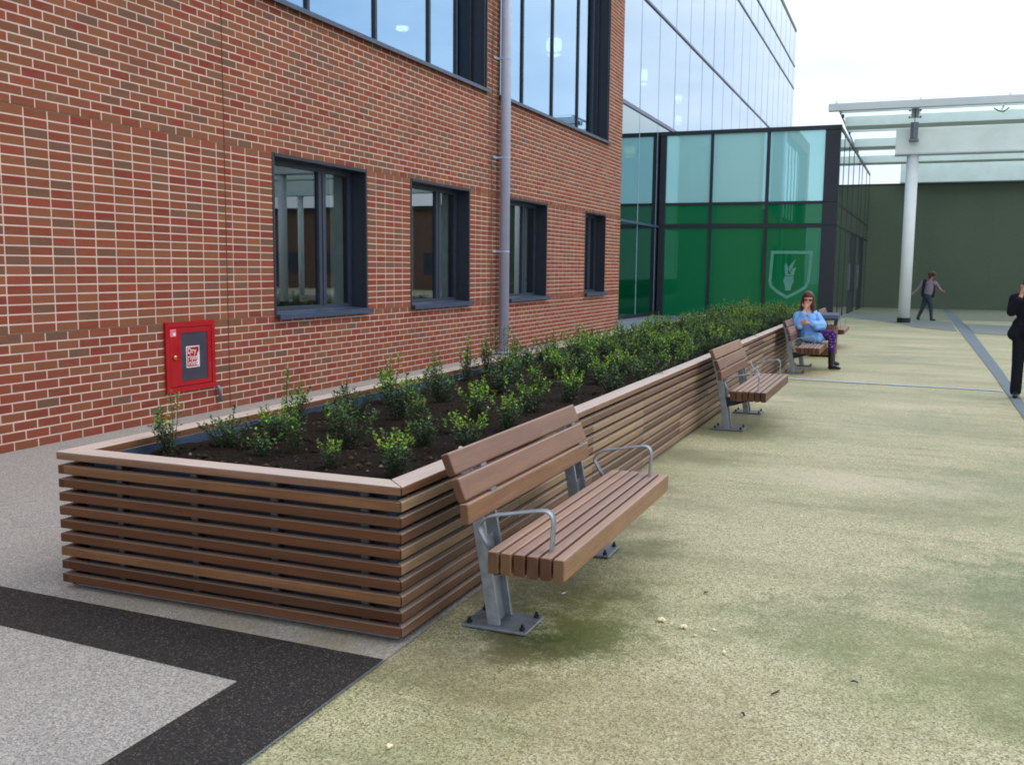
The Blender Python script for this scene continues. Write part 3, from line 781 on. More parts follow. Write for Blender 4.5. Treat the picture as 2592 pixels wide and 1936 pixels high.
mb = MB(); mb.tube([(0.021, -0.235, 0.332), (0.034, -0.235, 0.332), (0.042, -0.235, 0.332)], [0.02, 0.022, 0.016], 14, up=(0, 0, 1)); mb.build('knob', M['brass'], door, True)
mb = MB()
mb.tube([(0.0, 0.0, .15), (0.022, 0.0, .15), (0.03, 0.002, .13), (0.03, .03, 0)], 0.017, 10)
tag(mb.build('drain_stub', M['galv_dull'], None, True, loc=(0.004, -0.99, 0.09)), 'short grey drain pipe stub below the right corner of the red cabinet', 'pipe')

# ------------------------------------------------------------------ glazed tower
TX, TY0, TY1, TZ = -1.82, 13.9, 64.2, 18.03
tw = thing('glazed_tower', 'tall glass curtain wall block rising behind the brick corner', 'building', (0, 0, 0))
tmull = [22.08 + 2.42 * k for k in range(-3, 18)]
tlev = [-0.4, 2.9, 6.40, 9.90, 14.15, 15.65, TZ]
ye = [TY0] + [y for y in tmull if TY0 + .3 < y < TY1 - .3] + [TY1]
for a, b in zip(ye, ye[1:]):
    for c_, d_ in zip(tlev, tlev[1:]):
        t1, t2 = random.uniform(-.0018, .0018), random.uniform(-.0018, .0018)
        MB().box((-0.012, -(b - a) / 2 + .012, -(d_ - c_) / 2 + .015), (0, (b - a) / 2 - .012, (d_ - c_) / 2 - .015)).build('pane', M['glass_tower' if c_ > 6 else 'glass_tower_low'], tw, loc=(TX, (a + b) / 2, (c_ + d_) / 2), rot=(0, t1, t2))
for y in ye: MB().box((TX - 0.12, y - .022, -0.4), (TX + 0.006, y + .022, TZ)).build('mullion', M['tower_bar'], tw)
for z in tlev[1:]:
    hh = 0.045 if z != 6.40 else 0.07
    MB().box((TX - 0.14, TY0, z - hh), (TX + 0.045, TY1 + .02, z + hh * .6)).build('transom', M['tower_rail'], tw)
for z in tlev[1:]: MB().box((TX - 8, TY0, z - .35), (TX - 0.2, TY1, z - .05)).build('floor_slab', M['room'], tw)
MB().box((TX - 8.2, TY0, -0.5), (TX - 8.0, TY1, TZ)).build('back_wall', M['room_dark'], tw)
MB().box((TX - 8.0, TY1 - .2, -0.5), (TX - 0.13, TY1 - .02, TZ)).build('end_wall', M['slate'], tw)
MB().box((TX - 8.2, TY0, TZ + .045), (TX + .05, TY1 + .02, TZ + .15)).build('roof', M['slate'], tw)
mb = MB(); mb.box((TX - .02, TY0, -0.5), (TX + .06, TY1, -0.02)); mb.build('plinth', M['slate_dark'], tw)
strip_sheet('dark_paving', lambda y: (TX, 0.3), M['slate_strip'], 0.006, ysub(13.62, 24.7))

# ------------------------------------------------------------------ entrance pavilion
PY, PX0, PX1, PZ = 24.93, -1.80, 4.09, 6.10
pv = thing('entrance_pavilion', 'single storey glass entrance box with teal upper panes and green lower panes', 'building', (0, 0, 0))
def fx(y): return 4.09 + (y - 24.93) * 0.01816   # the right face runs slightly out
cols_x = [(-1.80, -1.58), (3.62, 4.09)]
trans_z = [(2.84, 2.98), (3.61, 3.70), (5.96, 6.10)]
mull_x = [(-0.07, 0.03 + .0), (1.78, 1.89)]
for a, b in cols_x:
    for z0, z1 in ((-.45, 2.905), (2.912, 3.652), (3.659, 5.955)):
        MB().bbox((a, PY - 0.06, z0), (b, PY + 0.2, z1), 0.006).build('corner_panel', M['slate_dark'], pv)
MB().box((PX0 - .02, PY - 0.075, 5.965), (PX1 + 0.02, PY + 0.2, 6.10)).build('roof_edge', M['slate_dark'], pv)
for z0, z1 in trans_z[:2]: MB().box((-1.58, PY - .05, z0), (3.62, PY + .1, z1)).build('transom', M['slate_dark'], pv)
for a, b in mull_x:
    for z0, z1 in ((-.45, 2.84), (2.98, 3.61), (3.70, 5.965)): MB().box((a, PY - .045, z0), (b, PY + .1, z1)).build('mullion', M['slate_dark'], pv)
xe = [-1.58, -0.07, 0.03, 1.78, 1.89, 3.62]
for k in range(3):
    a, b = xe[2 * k], xe[2 * k + 1]
    for z0, z1, mt in ((-.40, 2.84, 'glass_green'), (2.98, 3.61, 'glass_green'), (3.70, 5.965, 'glass_teal')):
        t1, t2 = random.uniform(-.001, .001), random.uniform(-.001, .001)
        MB().box((-(b - a) / 2, 0, -(z1 - z0) / 2), ((b - a) / 2, 0.012, (z1 - z0) / 2)).build('pane', M[mt], pv, loc=((a + b) / 2, PY, (z0 + z1) / 2), rot=(t1, 0, t2))
# crest on the right hand green pane: shield outline with a flaming torch
def ex(p): return 2.043 + (p - 430) / 870 * 1.334
def ez(p): return 2.079 - (p - 290) * 0.00159
out = [(430, 290), (1300, 290), (1290, 600), (1262, 930), (1215, 1040), (1120, 1115), (980, 1195), (800, 1285), (640, 1205), (510, 1115), (430, 1040), (398, 930), (415, 600)]
cx_, cz_ = 850, 700
mb = MB(); n = len(out); v = []; f = []
ctr = Vector((cx_, cz_))
for i, p in enumerate(out):
    P = Vector(p); a = Vector(out[i - 1]); b = Vector(out[(i + 1) % n])
    n1 = Vector((-(P - a).y, (P - a).x)).normalized(); n2 = Vector((-(b - P).y, (b - P).x)).normalized()
    nn = (n1 + n2).normalized(); k = 60 / max(0.4, nn.dot(n1))
    q = P + nn * k
    if (q - ctr).length > (P - ctr).length: q = P - nn * k
    for (s_, t_) in (p, (q.x, q.y)):
        v += [(ex(s_), PY - 0.006, ez(t_)), (ex(s_), PY - 0.003, ez(t_))]
for i in range(n):
    j = (i + 1) % n
    A, B = i * 4, j * 4
    f += [(A, B, B + 2, A + 2), (A + 1, A + 3, B + 3, B + 1), (A, A + 1, B + 1, B), (A + 2, B + 2, B + 3, A + 3)]
mb.add(v, f)
torch = [(740, 815), (920, 815), (932, 930), (890, 1000), (872, 1112), (764, 1112), (748, 1000), (712, 930)]
flame1 = [(752, 805), (735, 690), (724, 600), (762, 535), (790, 600), (806, 660), (800, 740), (822, 770), (850, 780), (850, 805)]
flame2 = [(812, 690), (826, 610), (872, 550), (962, 452), (918, 560), (892, 632), (884, 700), (862, 640), (850, 760), (836, 720)]
flame3 = [(855, 805), (862, 740), (892, 660), (960, 628), (968, 650), (938, 720), (934, 780), (918, 805)]
for pl in (torch, flame1, flame2, flame3): mb.prism([(ex(a), ez(b)) for a, b in pl][::-1], PY - 0.006, PY - 0.003, 'y')
mb.build('crest', M['frost'], pv)
# right hand face: glazing, dark sliding doors
fy = [25.13, 26.63, 27.02, 29.09, 30.68, 31.45]
side_y = [25.14, 26.8, 29.05, 31.4, 34.6, 36.5, 39.5, 42.0]
Ms = Matrix.Rotation(-math.atan(0.01816), 4, 'Z')
for k, (a, b) in enumerate(zip(side_y, side_y[1:])):
    doorway = k in (3, 5)
    for z0, z1 in ((-.45, 2.88), (2.94, 3.58), (3.64, 5.98)):
        if doorway and z1 < 2.9:
            d = MB().box((-0.02, -(b - a) / 2, -(z1 - z0) / 2), (0.0, (b - a) / 2, (z1 - z0) / 2))
            dd = d.build('door', M['slate_dark'], pv, loc=(fx((a + b) / 2) - .03, (a + b) / 2, (z0 + z1) / 2), rot=(0, 0, -0.01816))
            MB().tube([(0.03, -(b - a) / 2 + .12, -.5), (0.03, -(b - a) / 2 + .12, .5)], 0.015, 8).build('handle', M['galv'], dd)
        else:
            MB().box((-0.012, -(b - a) / 2, -(z1 - z0) / 2), (0.0, (b - a) / 2, (z1 - z0) / 2)).build('pane', M['glass_side'], pv, loc=(fx((a + b) / 2) - .02, (a + b) / 2, (z0 + z1) / 2), rot=(0, random.uniform(-.001, .001), -0.01816))
for y in side_y[1:]: MB().box((-.06, -.03, -.45), (.012, .03, 5.98)).build('mullion', M['slate_dark'], pv, loc=(fx(y) - .02, y, 0))
for z0, z1 in ((2.88, 2.94), (3.58, 3.64), (5.98, 6.10)):
    mb = MB(); a, b = 25.13, 42.02
    mb.add([(fx(a) - .08, a, z0), (fx(a) + .0, a, z0), (fx(b) + .0, b, z0), (fx(b) - .08, b, z0), (fx(a) - .08, a, z1), (fx(a) + .0, a, z1), (fx(b) + .0, b, z1), (fx(b) - .08, b, z1)],
           [(0, 3, 2, 1), (4, 5, 6, 7), (0, 1, 5, 4), (1, 2, 6, 5), (2, 3, 7, 6), (3, 0, 4, 7)])
    mb.build('transom', M['slate_dark'], pv)
MB().box((PX0, PY + .21, 5.9), (PX1 - .1, 42, 5.99)).build('roof', M['slate_dark'], pv)
mb = MB(); inward(mb, (PX0, PY + .6, -.4), (PX1 - .4, 41.8, 5.8)); mb.build('room', M['room_dark'], pv)

# ------------------------------------------------------------------ dark green wall and the canopy in front of it
gw = thing('green_wall', 'dark green grey clad wall closing the end of the court', 'wall', (0, 0, 0))
MB().box((4.2, 42.03, -0.6), (15.5, 42.4, 5.50)).build('backing', M['green_wall'], gw)
for i in range(8):
    for k in range(6):
        x = 4.2 + 1.4125 * i; z = -0.6 + 1.02 * k
        MB().bbox((x + .001, 42.0 + random.uniform(-.001, .001), z + .001), (x + 1.4115, 42.029, z + 1.019), .0015).build('panel', M['green_wall'], gw)
MB().box((4.2, 41.97, 5.52), (15.5, 42.45, 5.60)).build('coping', M['coping'], gw)
cn = thing('canopy', 'pale steel and glass entrance canopy on round white columns', 'canopy', (0, 0, 0))
MB().bbox((3.80, 23.18, 6.28), (33, 23.42, 6.50), 0.01).build('fascia', M['fascia'], cn)
for y in (26.1, 32.0, 38.0): MB().bbox((4.12, y, 6.20), (33, y + 1.0, 6.52), 0.012).build('beam', M['canopy'], cn)
for y in (24.55, 29.2, 35.1): MB().bbox((4.05, y, 6.42), (33, y + 0.12, 6.56), 0.01).build('purlin', M['canopy'], cn)
for (yg, z0, z1) in ((23.98, 5.03, 5.78), (41.35, 5.61, 6.50)):
    MB().bbox((5.76, yg, z0), (33, yg + 0.5, z1), 0.012).build('girder', M['canopy'], cn)
    MB().box((5.75, yg - 0.04, z0 - 0.035), (33, yg + 0.55, z0 - .002)).build('girder_flange', M['fascia'], cn)
yr = [23.44, 26.0, 29.1, 32.0, 35.0, 38.0, 41.3]; xr = [4.0 + 2.4 * k for k in range(13)]
for a, b in zip(yr, yr[1:]):
    for c_, d_ in zip(xr, xr[1:]):
        MB().box((c_ + .01, a + .01, 6.60), (d_ - .01, b - .01, 6.615)).build('glass_panel', M['roof_glass'], cn)
for x in xr: MB().box((x - .025, 23.42, 6.545), (x + .025, 41.4, 6.60)).build('glazing_bar', M['canopy'], cn)
for x in (6.27, 16.4, 26.5):
    cg = gz(23.98)
    mb = MB(); mb.lathe([(0.175, 0.15 + cg), (0.175, 5.0)], 28, (x, 24.22)); c1 = mb.build('column', M['column'], cn, True)
    mb = MB(); mb.lathe([(0.20, cg - .05), (0.20, cg + 0.15)], 28, (x, 24.22)); mb.build('base_collar', M['black_base'], c1)
    br = MB()
    br.box((x - .015, 23.43, 5.42), (x + .015, 23.97, 6.28)); br.box((x - .11, 23.94, 5.38), (x + .11, 23.975, 5.95))
    br.box((x - .11, 23.43, 6.0), (x + .11, 23.47, 6.28)); br.box((x - .14, 23.5, 5.36), (x + .14, 23.96, 5.395))
    br.build('bracket', M['galv_dull'], cn)
    for zz in (6.22, 6.02):
        for sx in (-.15, .15): MB().tube([(x + sx, 23.45, zz), (x + sx, 23.40, zz)], .03, 8, up=(0, 0, 1)).build('bolt', M['bolt'], cn)
mb = MB(); mb.lathe([(0.175, -.35), (0.175, 5.6)], 28, (27.3, 41.6)); mb.build('column', M['column'], cn, True)
for k in range(3):
    x, y = 8.7 + 7 * k, 24.9
    mb = MB(); mb.tube([(x - .22, y, 6.40), (x - .1, y - .1, 6.30), (x + .05, y - .05, 6.27), (x + .2, y, 6.40)], .018, 6); mb.build('light_fitting', M['bolt'], cn)
for y in (24.3, 25.6, 27.6, 29.6, 33.4, 35.8, 39.6):
    MB().tube([(4.08, y, 6.40), (4.08, y, 6.52)], .04, 8).build('bolt', M['bolt'], cn)

fb = thing('far_building', 'long low brown building beyond the open side of the canopy', 'building', (0, 0, 0))
M['brown'] = plain('brown_render', srgb(120, 92, 78), 0.8)
MB().box((17, 66, -1), (70, 80, 6.2)).build('wall', M['brown'], fb)
MB().box((16.6, 65.6, 6.2), (70.4, 80.4, 6.5)).build('roof', M['coping'], fb)
for k in range(10): MB().box((19 + 5 * k, 65.95, 0.8), (21.4 + 5 * k, 65.99, 2.6)).build('window', M['slate'], fb)

# ------------------------------------------------------------------ timber planter
pl = thing('timber_planter', 'long raised planter clad in horizontal hardwood slats along the brick wall', 'planter', (0, 0, 0))
XF0, XSL = 4.587, 0.0056      # front face x at y = YF0 and its drift
YF0, YL, YEND = -5.645, -5.645, 12.40
XB = 2.88
def xf(y): return XF0 + XSL * (y - YF0)
ztops = [0.5585 - 0.06125 * i for i in range(9)]
SH, SD = 0.0385, 0.034
ang = -math.atan(XSL)
segy = [YF0 + 1.2 * k for k in range(0, 16)]; segy[-1] = min(segy[-1], YEND)
slat_cache = {}
def slat_mesh(Ln, m0, m1, key, wd=SD, hh=SH, mat='wood', b=0.003):
    k = (round(Ln, 4), m0, m1, key)
    if k not in slat_cache:
        slat_cache[k] = MB().board(Ln, wd, hh, m0, m1, b).mesh('slat', M[mat])
    return slat_cache[k]
for zt in ztops:
    for k, (a, b) in enumerate(zip(segy, segy[1:])):
        g0 = 0.0 if k == 0 else 0.0015; Ln = (b - 0.0015) - (a + g0)
        m0 = 1.0 if k == 0 else 0.0
        o = link('slat', slat_mesh(Ln, m0, 0.0, 'f', mat='wood_front'), pl, (xf(a + g0) + random.uniform(-.0008, .0008), a + g0 + (.0015 if k == 0 else 0), zt - SH + random.uniform(-.001, .001)), (0, 0, math.pi / 2 + ang))
    link('slat', slat_mesh(XF0 - XB - .002, 1.0, 1.0, 'e'), pl, (XB, YF0 + random.uniform(-.0012, .0012), zt - SH + random.uniform(-.0015, .0015)), (random.uniform(-.03, .03), random.uniform(-.0012, .0012), 0))
    # back: two long runs per row
    link('slat', slat_mesh(9.0, 0.0, 0.0, 'b'), pl, (XB, YF0 + 9.0, zt - SH), (0, 0, -math.pi / 2))
    link('slat', slat_mesh(9.05, 0.0, 0.0, 'b2'), pl, (XB, YF0 + 18.06, zt - SH), (0, 0, -math.pi / 2))
    link('slat', slat_mesh(xf(YEND) - XB - .01, 0.0, 0.0, 'z'), pl, (xf(YEND) - .005, YEND, zt - SH), (0, 0, math.pi))
# capping boards, mitred at the corners
CH_, CW = 0.036, 0.105
zc = 0.620 - CH_
capy = [YF0 - .003] + [y for y in segy[2:-1]] + [YEND]
for k, (a, b) in enumerate(zip(capy, capy[1:])):
    Ln = b - a - .002
    link('cap_board', slat_mesh(Ln, 1.0 if k == 0 else 0, 0, 'cf', CW, CH_, 'wood_cap', .005), pl, (xf(a) + .004, a + .001, zc), (0, 0, math.pi / 2 + ang))
link('cap_board', slat_mesh(XF0 - XB + .006, 1.0, 1.0, 'ce', CW, CH_, 'wood_cap', .005), pl, (XB - .003, YF0 - .005, zc), (0, 0, 0))
bk = [YF0] + [YF0 + 2.4 * k for k in range(1, 8)] + [YEND]
for k, (a, b) in enumerate(zip(bk, bk[1:])):
    Ln = b - a - .002
    link('cap_board', slat_mesh(Ln, 0, 1.0 if k == 0 else 0, 'cb', CW, CH_, 'wood_cap', .005), pl, (XB - .003, b - .001, zc), (0, 0, -math.pi / 2))
# steel studs, core and liner
for k in range(32):
    y = YF0 + 0.22 + 0.57 * k
    if y < YEND - .1: MB().box((xf(y) - SD - .040, y - .022, 0.03), (xf(y) - SD - .018, y + .022, zc - .002)).build('stud', M['stud'], pl)
for x in (XB + .30, XB + .70, XB + 1.10, XB + 1.52):
    MB().box((x - .022, YF0 + SD + .022, 0.03), (x + .020, YF0 + SD + .040, zc - .002)).build('stud', M['stud_pale'], pl)
    MB().box((x + .0205, YF0 + SD + .004, 0.03), (x + .028, YF0 + SD + .040, zc - .002)).build('stud', M['stud'], pl)  # dark strip paints in the shadow at each stud's right
core = MB()
ci = 0.075
a, b = (XB + ci, YF0 + ci), (xf(YEND) - ci, YEND - ci)
def quadwall(mb, p, q, z0, z1, th):
    d = Vector((q[0] - p[0], q[1] - p[1])); nrm = Vector((-d.y, d.x)).normalized() * th
    v = [(p[0], p[1], z0), (q[0], q[1], z0), (q[0] + nrm.x, q[1] + nrm.y, z0), (p[0] + nrm.x, p[1] + nrm.y, z0)]
    v += [(x, y, z1) for x, y, _ in v]
    mb.add(v, [(0, 3, 2, 1), (4, 5, 6, 7), (0, 1, 5, 4), (1, 2, 6, 5), (2, 3, 7, 6), (3, 0, 4, 7)])
p00, p10, p11, p01 = (XB + ci, YF0 + ci), (XF0 - ci, YF0 + ci), (xf(YEND) - ci, YEND - ci), (XB + ci, YEND - ci)
for p, q in ((p00, p10), (p10, p11), (p11, p01), (p01, p00)): quadwall(core, p, q, 0.030, 0.54, 0.012)
core.build('core_panel', M['core'], pl)
ln = MB(); li = 0.100
q00, q10, q11, q01 = (XB + li, YF0 + li), (XF0 - li, YF0 + li), (xf(YEND) - li, YEND - li), (XB + li, YEND - li)
for p, q in ((q00, q10), (q10, q11), (q11, q01), (q01, q00)): quadwall(ln, p, q, 0.40, zc - .003, 0.008)
ln.build('liner', M['liner'], pl)
ft = MB(); fi = 0.24
for p, q in (((XB + fi, YF0 + fi), (XF0 - fi, YF0 + fi)), ((XF0 - fi, YF0 + fi), (xf(YEND) - fi, YEND - fi)), ((xf(YEND) - fi, YEND - fi), (XB + fi, YEND - fi)), ((XB + fi, YEND - fi), (XB + fi, YF0 + fi))): quadwall(ft, p, q, -0.2, 0.03, 0.02)
fr_ = MB(); fi = .028
for p, q in (((XB + fi, YF0 + fi), (XF0 - fi, YF0 + fi)), ((XF0 - fi, YF0 + fi), (xf(YEND) - fi, YEND - fi)), ((xf(YEND) - fi, YEND - fi), (XB + fi, YEND - fi)), ((XB + fi, YEND - fi), (XB + fi, YF0 + fi))): quadwall(fr_, p, q, 0.014, 0.028, 0.03)
fr_.build('base_frame', M['galv_dull'], pl)
MB().box((XF0 - .075, YF0 + SD + .001, .028), (XF0 - SD - .002, YF0 + .075, zc - .002)).build('corner_post', M['stud'], pl)
ft.build('plinth', M['stud'], pl)
# soil
mb = MB(); nx, ny = 40, 320; v = []; f = []
sx0, sx1, sy0, sy1 = XB + li + .010, XF0 - li - .012, YF0 + li + .010, YEND - li - .012
hn = rng.normal(0, 1, (ny + 1, nx + 1))
for _ in range(2): hn = (hn + np.roll(hn, 1, 0) + np.roll(hn, -1, 0) + np.roll(hn, 1, 1) + np.roll(hn, -1, 1)) / 5
for j in range(ny + 1):
    for i in range(nx + 1):
        y = sy0 + (sy1 - sy0) * j / ny; x = sx0 + (sx1 + XSL * (y - YF0) - sx0) * i / nx
        v.append((x, y, 0.538 + 0.020 * hn[j, i] + 0.012 * math.sin(3.1 * x + 1.7 * y)))
for j in range(ny):
    for i in range(nx):
        k = j * (nx + 1) + i; f.append((k, k + 1, k + nx + 2, k + nx + 1))
mb.add(v, f); o = mb.build('soil', M['soil'], None, True); tag(o, kind='stuff', label='dark brown planting soil filling the timber planter')

cl_ = MB()
for k in range(5200):
    u = random.random() ** 1.8; y = sy0 + .02 + (sy1 - sy0 - .04) * u; x = random.uniform(sx0 + .02, sx1 - .02 + XSL * (y - YF0)); r_ = random.choice([.005, .006, .008, .010, .016]) * random.uniform(.7, 1.2)
    z = 0.538 + .012 * math.sin(3.1 * x + 1.7 * y) + r_ * .2
    a = random.uniform(0, 6.28); ca, sa = math.cos(a), math.sin(a); e = random.uniform(.5, 1.6)
    v = [(x + r_ * (ca * p - sa * q), y + r_ * (sa * p + ca * q), z + r_ * w) for p, q, w in ((e, 0, 0), (0, .7, .1), (-e, .1, 0), (0, -.8, 0), (.1, 0, .7), (0, 0, -.5))]
    tn = random.choice([(.012, .008, .006), (.02, .013, .009), (.035, .022, .015), (.07, .045, .03), (.015, .01, .008)] + ([(.2, .16, .12)] if random.random() < .12 else []))
    cl_.add(v, [(0, 1, 4), (1, 2, 4), (2, 3, 4), (3, 0, 4), (1, 0, 5), (2, 1, 5), (3, 2, 5), (0, 3, 5)], 0, tn)
t = NT('clod'); M['clod'] = t.done(t.pbsdf(t.n('ShaderNodeAttribute', attribute_name='tint').outputs['Color'], 0.95, 0, 0.15))
o = cl_.build('soil_clods', M['clod']); tag(o, kind='stuff', label='clods and bark scraps lying on the planting soil')

# ------------------------------------------------------------------ shrubs
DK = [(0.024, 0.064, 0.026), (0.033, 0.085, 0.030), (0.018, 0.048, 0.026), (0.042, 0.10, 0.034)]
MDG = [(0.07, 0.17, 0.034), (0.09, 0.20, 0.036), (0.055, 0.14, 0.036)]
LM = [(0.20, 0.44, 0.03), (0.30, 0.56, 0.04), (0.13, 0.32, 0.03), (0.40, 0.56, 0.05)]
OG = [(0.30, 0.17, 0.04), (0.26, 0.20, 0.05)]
def leaf(mb, p, d, size, tint):
    d = d.normalized(); ref = Vector((0, 0, 1)) if abs(d.z) < 0.9 else Vector((1, 0, 0))
    s_ = d.cross(ref).normalized(); n = s_.cross(d).normalized()
    r = random.uniform(-0.7, 0.7); s2 = s_ * math.cos(r) + n * math.sin(r); n2 = n * math.cos(r) - s_ * math.sin(r)
    w = size * 0.31
    a = p; b = p + d * size * 0.45 + s2 * w + n2 * size * 0.10; c = p + d * size - n2 * size * .08; e = p + d * size * 0.45 - s2 * w + n2 * size * 0.10
    mb.add([a, b, c, e], [(0, 1, 2), (0, 2, 3)], 0, tuple(x * random.uniform(0.75, 1.25) for x in tint))
def shrub_mesh(kind, seed):
    random.seed(seed); fo = MB(); st = MB()
    H = {'bushy': 0.215, 'lime': 0.25, 'leggy': 0.265, 'low': 0.15}[kind] * random.uniform(0.9, 1.12)
    ns = {'bushy': 20, 'lime': 17, 'leggy': 12, 'low': 10}[kind]
    spread = {'bushy': 0.13, 'lime': 0.11, 'leggy': 0.09, 'low': 0.10}[kind]
    for s_ in range(ns):
        a = random.uniform(0, 6.283); rr = spread * math.sqrt(random.random()); h = H * random.uniform(0.55, 1.0)
        if s_ < (3 if kind == 'leggy' else 1): h = H * random.uniform(1.0, 1.35); rr *= 0.5
        base = Vector((rr * .25 * math.cos(a), rr * .25 * math.sin(a), -0.01)); top = Vector((rr * 1.25 * math.cos(a), rr * 1.25 * math.sin(a), h))
        mid = (base + top) / 2 + Vector((random.uniform(-.02, .02), random.uniform(-.02, .02), 0.01))
        st.tube([base, mid, top], [0.003, 0.0022, 0.0012], 5, cap=False)
        nl = int(42 * h / 0.25) + 8
        for i in range(nl):
            t_ = (i + random.random()) / nl
            lo = {'bushy': 0.06, 'lime': 0.12, 'leggy': 0.10, 'low': 0.05}[kind]
            t_ = lo + (1 - lo) * t_
            p = base * (1 - t_) ** 2 + mid * 2 * t_ * (1 - t_) + top * t_ ** 2
            b_ = random.uniform(0, 6.283)
            out_ = random.uniform(0.006, 0.03) * (1.15 - t_)
            p2 = p + Vector((math.cos(b_) * out_, math.sin(b_) * out_, random.uniform(-.006, .01)))
            d = Vector((math.cos(b_), math.sin(b_), random.uniform(0.05, 0.9) if t_ < .8 else random.uniform(.5, 1.8)))
            z = p2.z / H
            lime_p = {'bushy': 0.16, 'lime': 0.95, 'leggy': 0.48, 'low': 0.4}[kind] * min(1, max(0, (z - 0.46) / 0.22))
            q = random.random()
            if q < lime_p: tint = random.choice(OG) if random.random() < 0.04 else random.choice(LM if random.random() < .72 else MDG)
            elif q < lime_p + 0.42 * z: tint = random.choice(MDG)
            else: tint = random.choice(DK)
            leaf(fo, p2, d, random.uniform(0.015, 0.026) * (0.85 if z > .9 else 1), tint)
    return fo.mesh('foliage', M['leaf']), st.mesh('stem', M['stem'])
kinds = ['bushy'] * 6 + ['lime'] * 5 + ['leggy'] * 4 + ['low'] * 2
VAR = [(k, shrub_mesh(k, 100 + i)) for i, k in enumerate(kinds)]
random.seed(21)
def by_kind(k): return random.choice([v for v in VAR if v[0] == k])
def shrub(x, y, kind, sc, label, group, parts=True):
    k, (fm, sm) = by_kind(kind)
    t_ = thing('shrub', label, 'shrub', (x, y, 0.534), random.uniform(0, 6.28), group)
    t_.scale = (sc, sc, sc * random.uniform(0.92, 1.1)); 
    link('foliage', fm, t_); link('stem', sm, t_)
    return t_
SP = 'small evergreen shrubs planted in the timber planter'
near = [
 (3.10, -5.18, 'leggy', 0.86, 'spindly shrub at the near left corner of the planter, beside the back cap'),
 (3.24, -4.93, 'bushy', 0.92, 'dark rounded shrub, second from the near left corner of the planter'),
 (3.36, -4.68, 'lime', 0.82, 'yellow green airy shrub in the middle of the near planter end'),
 (3.14, -4.24, 'leggy', 1.0, 'dark upright shrub with a tall thin shoot below the nearest window'),
 (3.94, -5.12, 'lime', 0.55, 'small lime green shrub close to the near end cap'),
 (3.48, -4.28, 'lime', 0.72, 'narrow lime and dark shrub in front of the broad leafy one'),
 (3.74, -4.62, 'bushy', 1.02, 'broad leafy blue green shrub at the centre of the near planter end'),
 (4.30, -5.14, 'lime', 0.92, 'bright lime topped shrub at the near right corner of the planter'),
 (4.06, -4.42, 'bushy', 0.78, 'dark shrub with a pale tip behind the bright corner shrub'),
 (4.30, -4.42, 'lime', 0.84, 'lime topped shrub just behind the nearest bench backrest'),
 (3.52, -3.70, 'lime', 1.08, 'tall yellow green shrub with spreading shoots under the second window'),
 (3.44, -2.93, 'bushy', 0.92, 'dark shrub between the tall spreading one and the back cap'),
 (3.98, -3.58, 'lime', 1.02, 'tall dense lime shrub in the middle row behind the nearest bench'),
 (4.28, -3.86, 'lime', 0.84, 'bushy lime tipped shrub near the front cap behind the nearest bench'),
 (4.18, -3.18, 'lime', 0.9, 'lime tipped shrub behind the far half of the nearest backrest'),
 (3.46, -1.74, 'bushy', 1.02, 'dark dense shrub left of the drainpipe foot'),
 (3.08, -1.75, 'leggy', 1.0, 'dark shrub with thin shoots against the back cap short of the drainpipe'),
 (4.22, -2.62, 'lime', 0.9, 'lime tipped shrub next to the far end of the nearest bench'),
 (3.60, -2.36, 'bushy', 1.02, 'dense dark shrub in the middle row left of the lime front ones'),
 (3.88, -2.36, 'leggy', 0.92, 'greyish green upright shrub right of the dense dark middle one'),
 (3.52, -5.06, 'low', 0.95, 'low pale tipped seedling near the end cap, left of the small lime one'),
 (3.58, -4.86, 'leggy', 0.72, 'dark twiggy shrub beside the yellow green airy one'),
 (3.24, -3.75, 'bushy', 0.9, 'dark shrub against the back cap left of the tall yellow green one'),
 (3.80, -3.98, 'leggy', 0.82, 'thin dark shrub in front of the tall dense lime one'),
 (3.12, -3.1, 'leggy', 0.92, 'dark upright shrub against the back cap below the second window'),
 (3.16, -2.45, 'leggy', 0.95, 'loose dark shrub against the back cap beyond the second window'),
 (4.36, -2.0, 'bushy', 0.95, 'dark shrub against the front cap just past the nearest bench'),
 (3.95, -1.85, 'leggy', 0.98, 'loose greyish shrub in the middle row before the dense planting'),
]
for x, y, k, sc, lab in near: shrub(x, y, k, sc, lab, SP)
def far_label(i, y, kd):
    row = 'wall side row' if i <= 1 else 'bench side row' if i >= 3 else 'middle row'
    part = ('short of the second bench' if y < 0 else 'level with the second bench' if y < 2.2 else 'between the second bench and the seated woman' if y < 5 else
            'level with the seated woman' if y < 7.5 else 'beyond the seated woman')
    kn = {'bushy': 'dark bushy shrub', 'lime': 'lime tipped shrub', 'leggy': 'loose upright shrub'}[kd]
    return '%s, %s, %s' % (kn, row, part), '%ss, %s, %s' % (kn, row, part)
y = -1.35; r = 0
while y < YEND - 0.35:
    for i in range(5):
        x = 2.88 + 0.24 + (1.28 + XSL * (y - YF0)) * (i + (0.25 if r % 2 else 0)) / 4.25
        if x > xf(y) - 0.17: continue
        far = y > 3.0
        kd = random.choice(['bushy', 'bushy', 'lime', 'leggy', 'lime'] if not far else ['bushy', 'lime', 'bushy', 'leggy'])
        lab, grp = far_label(i, y, kd)
        shrub(x + random.uniform(-.07, .07), y + random.uniform(-.08, .08), kd, random.uniform(0.78, 1.15), lab, grp)
    y += 0.40; r += 1

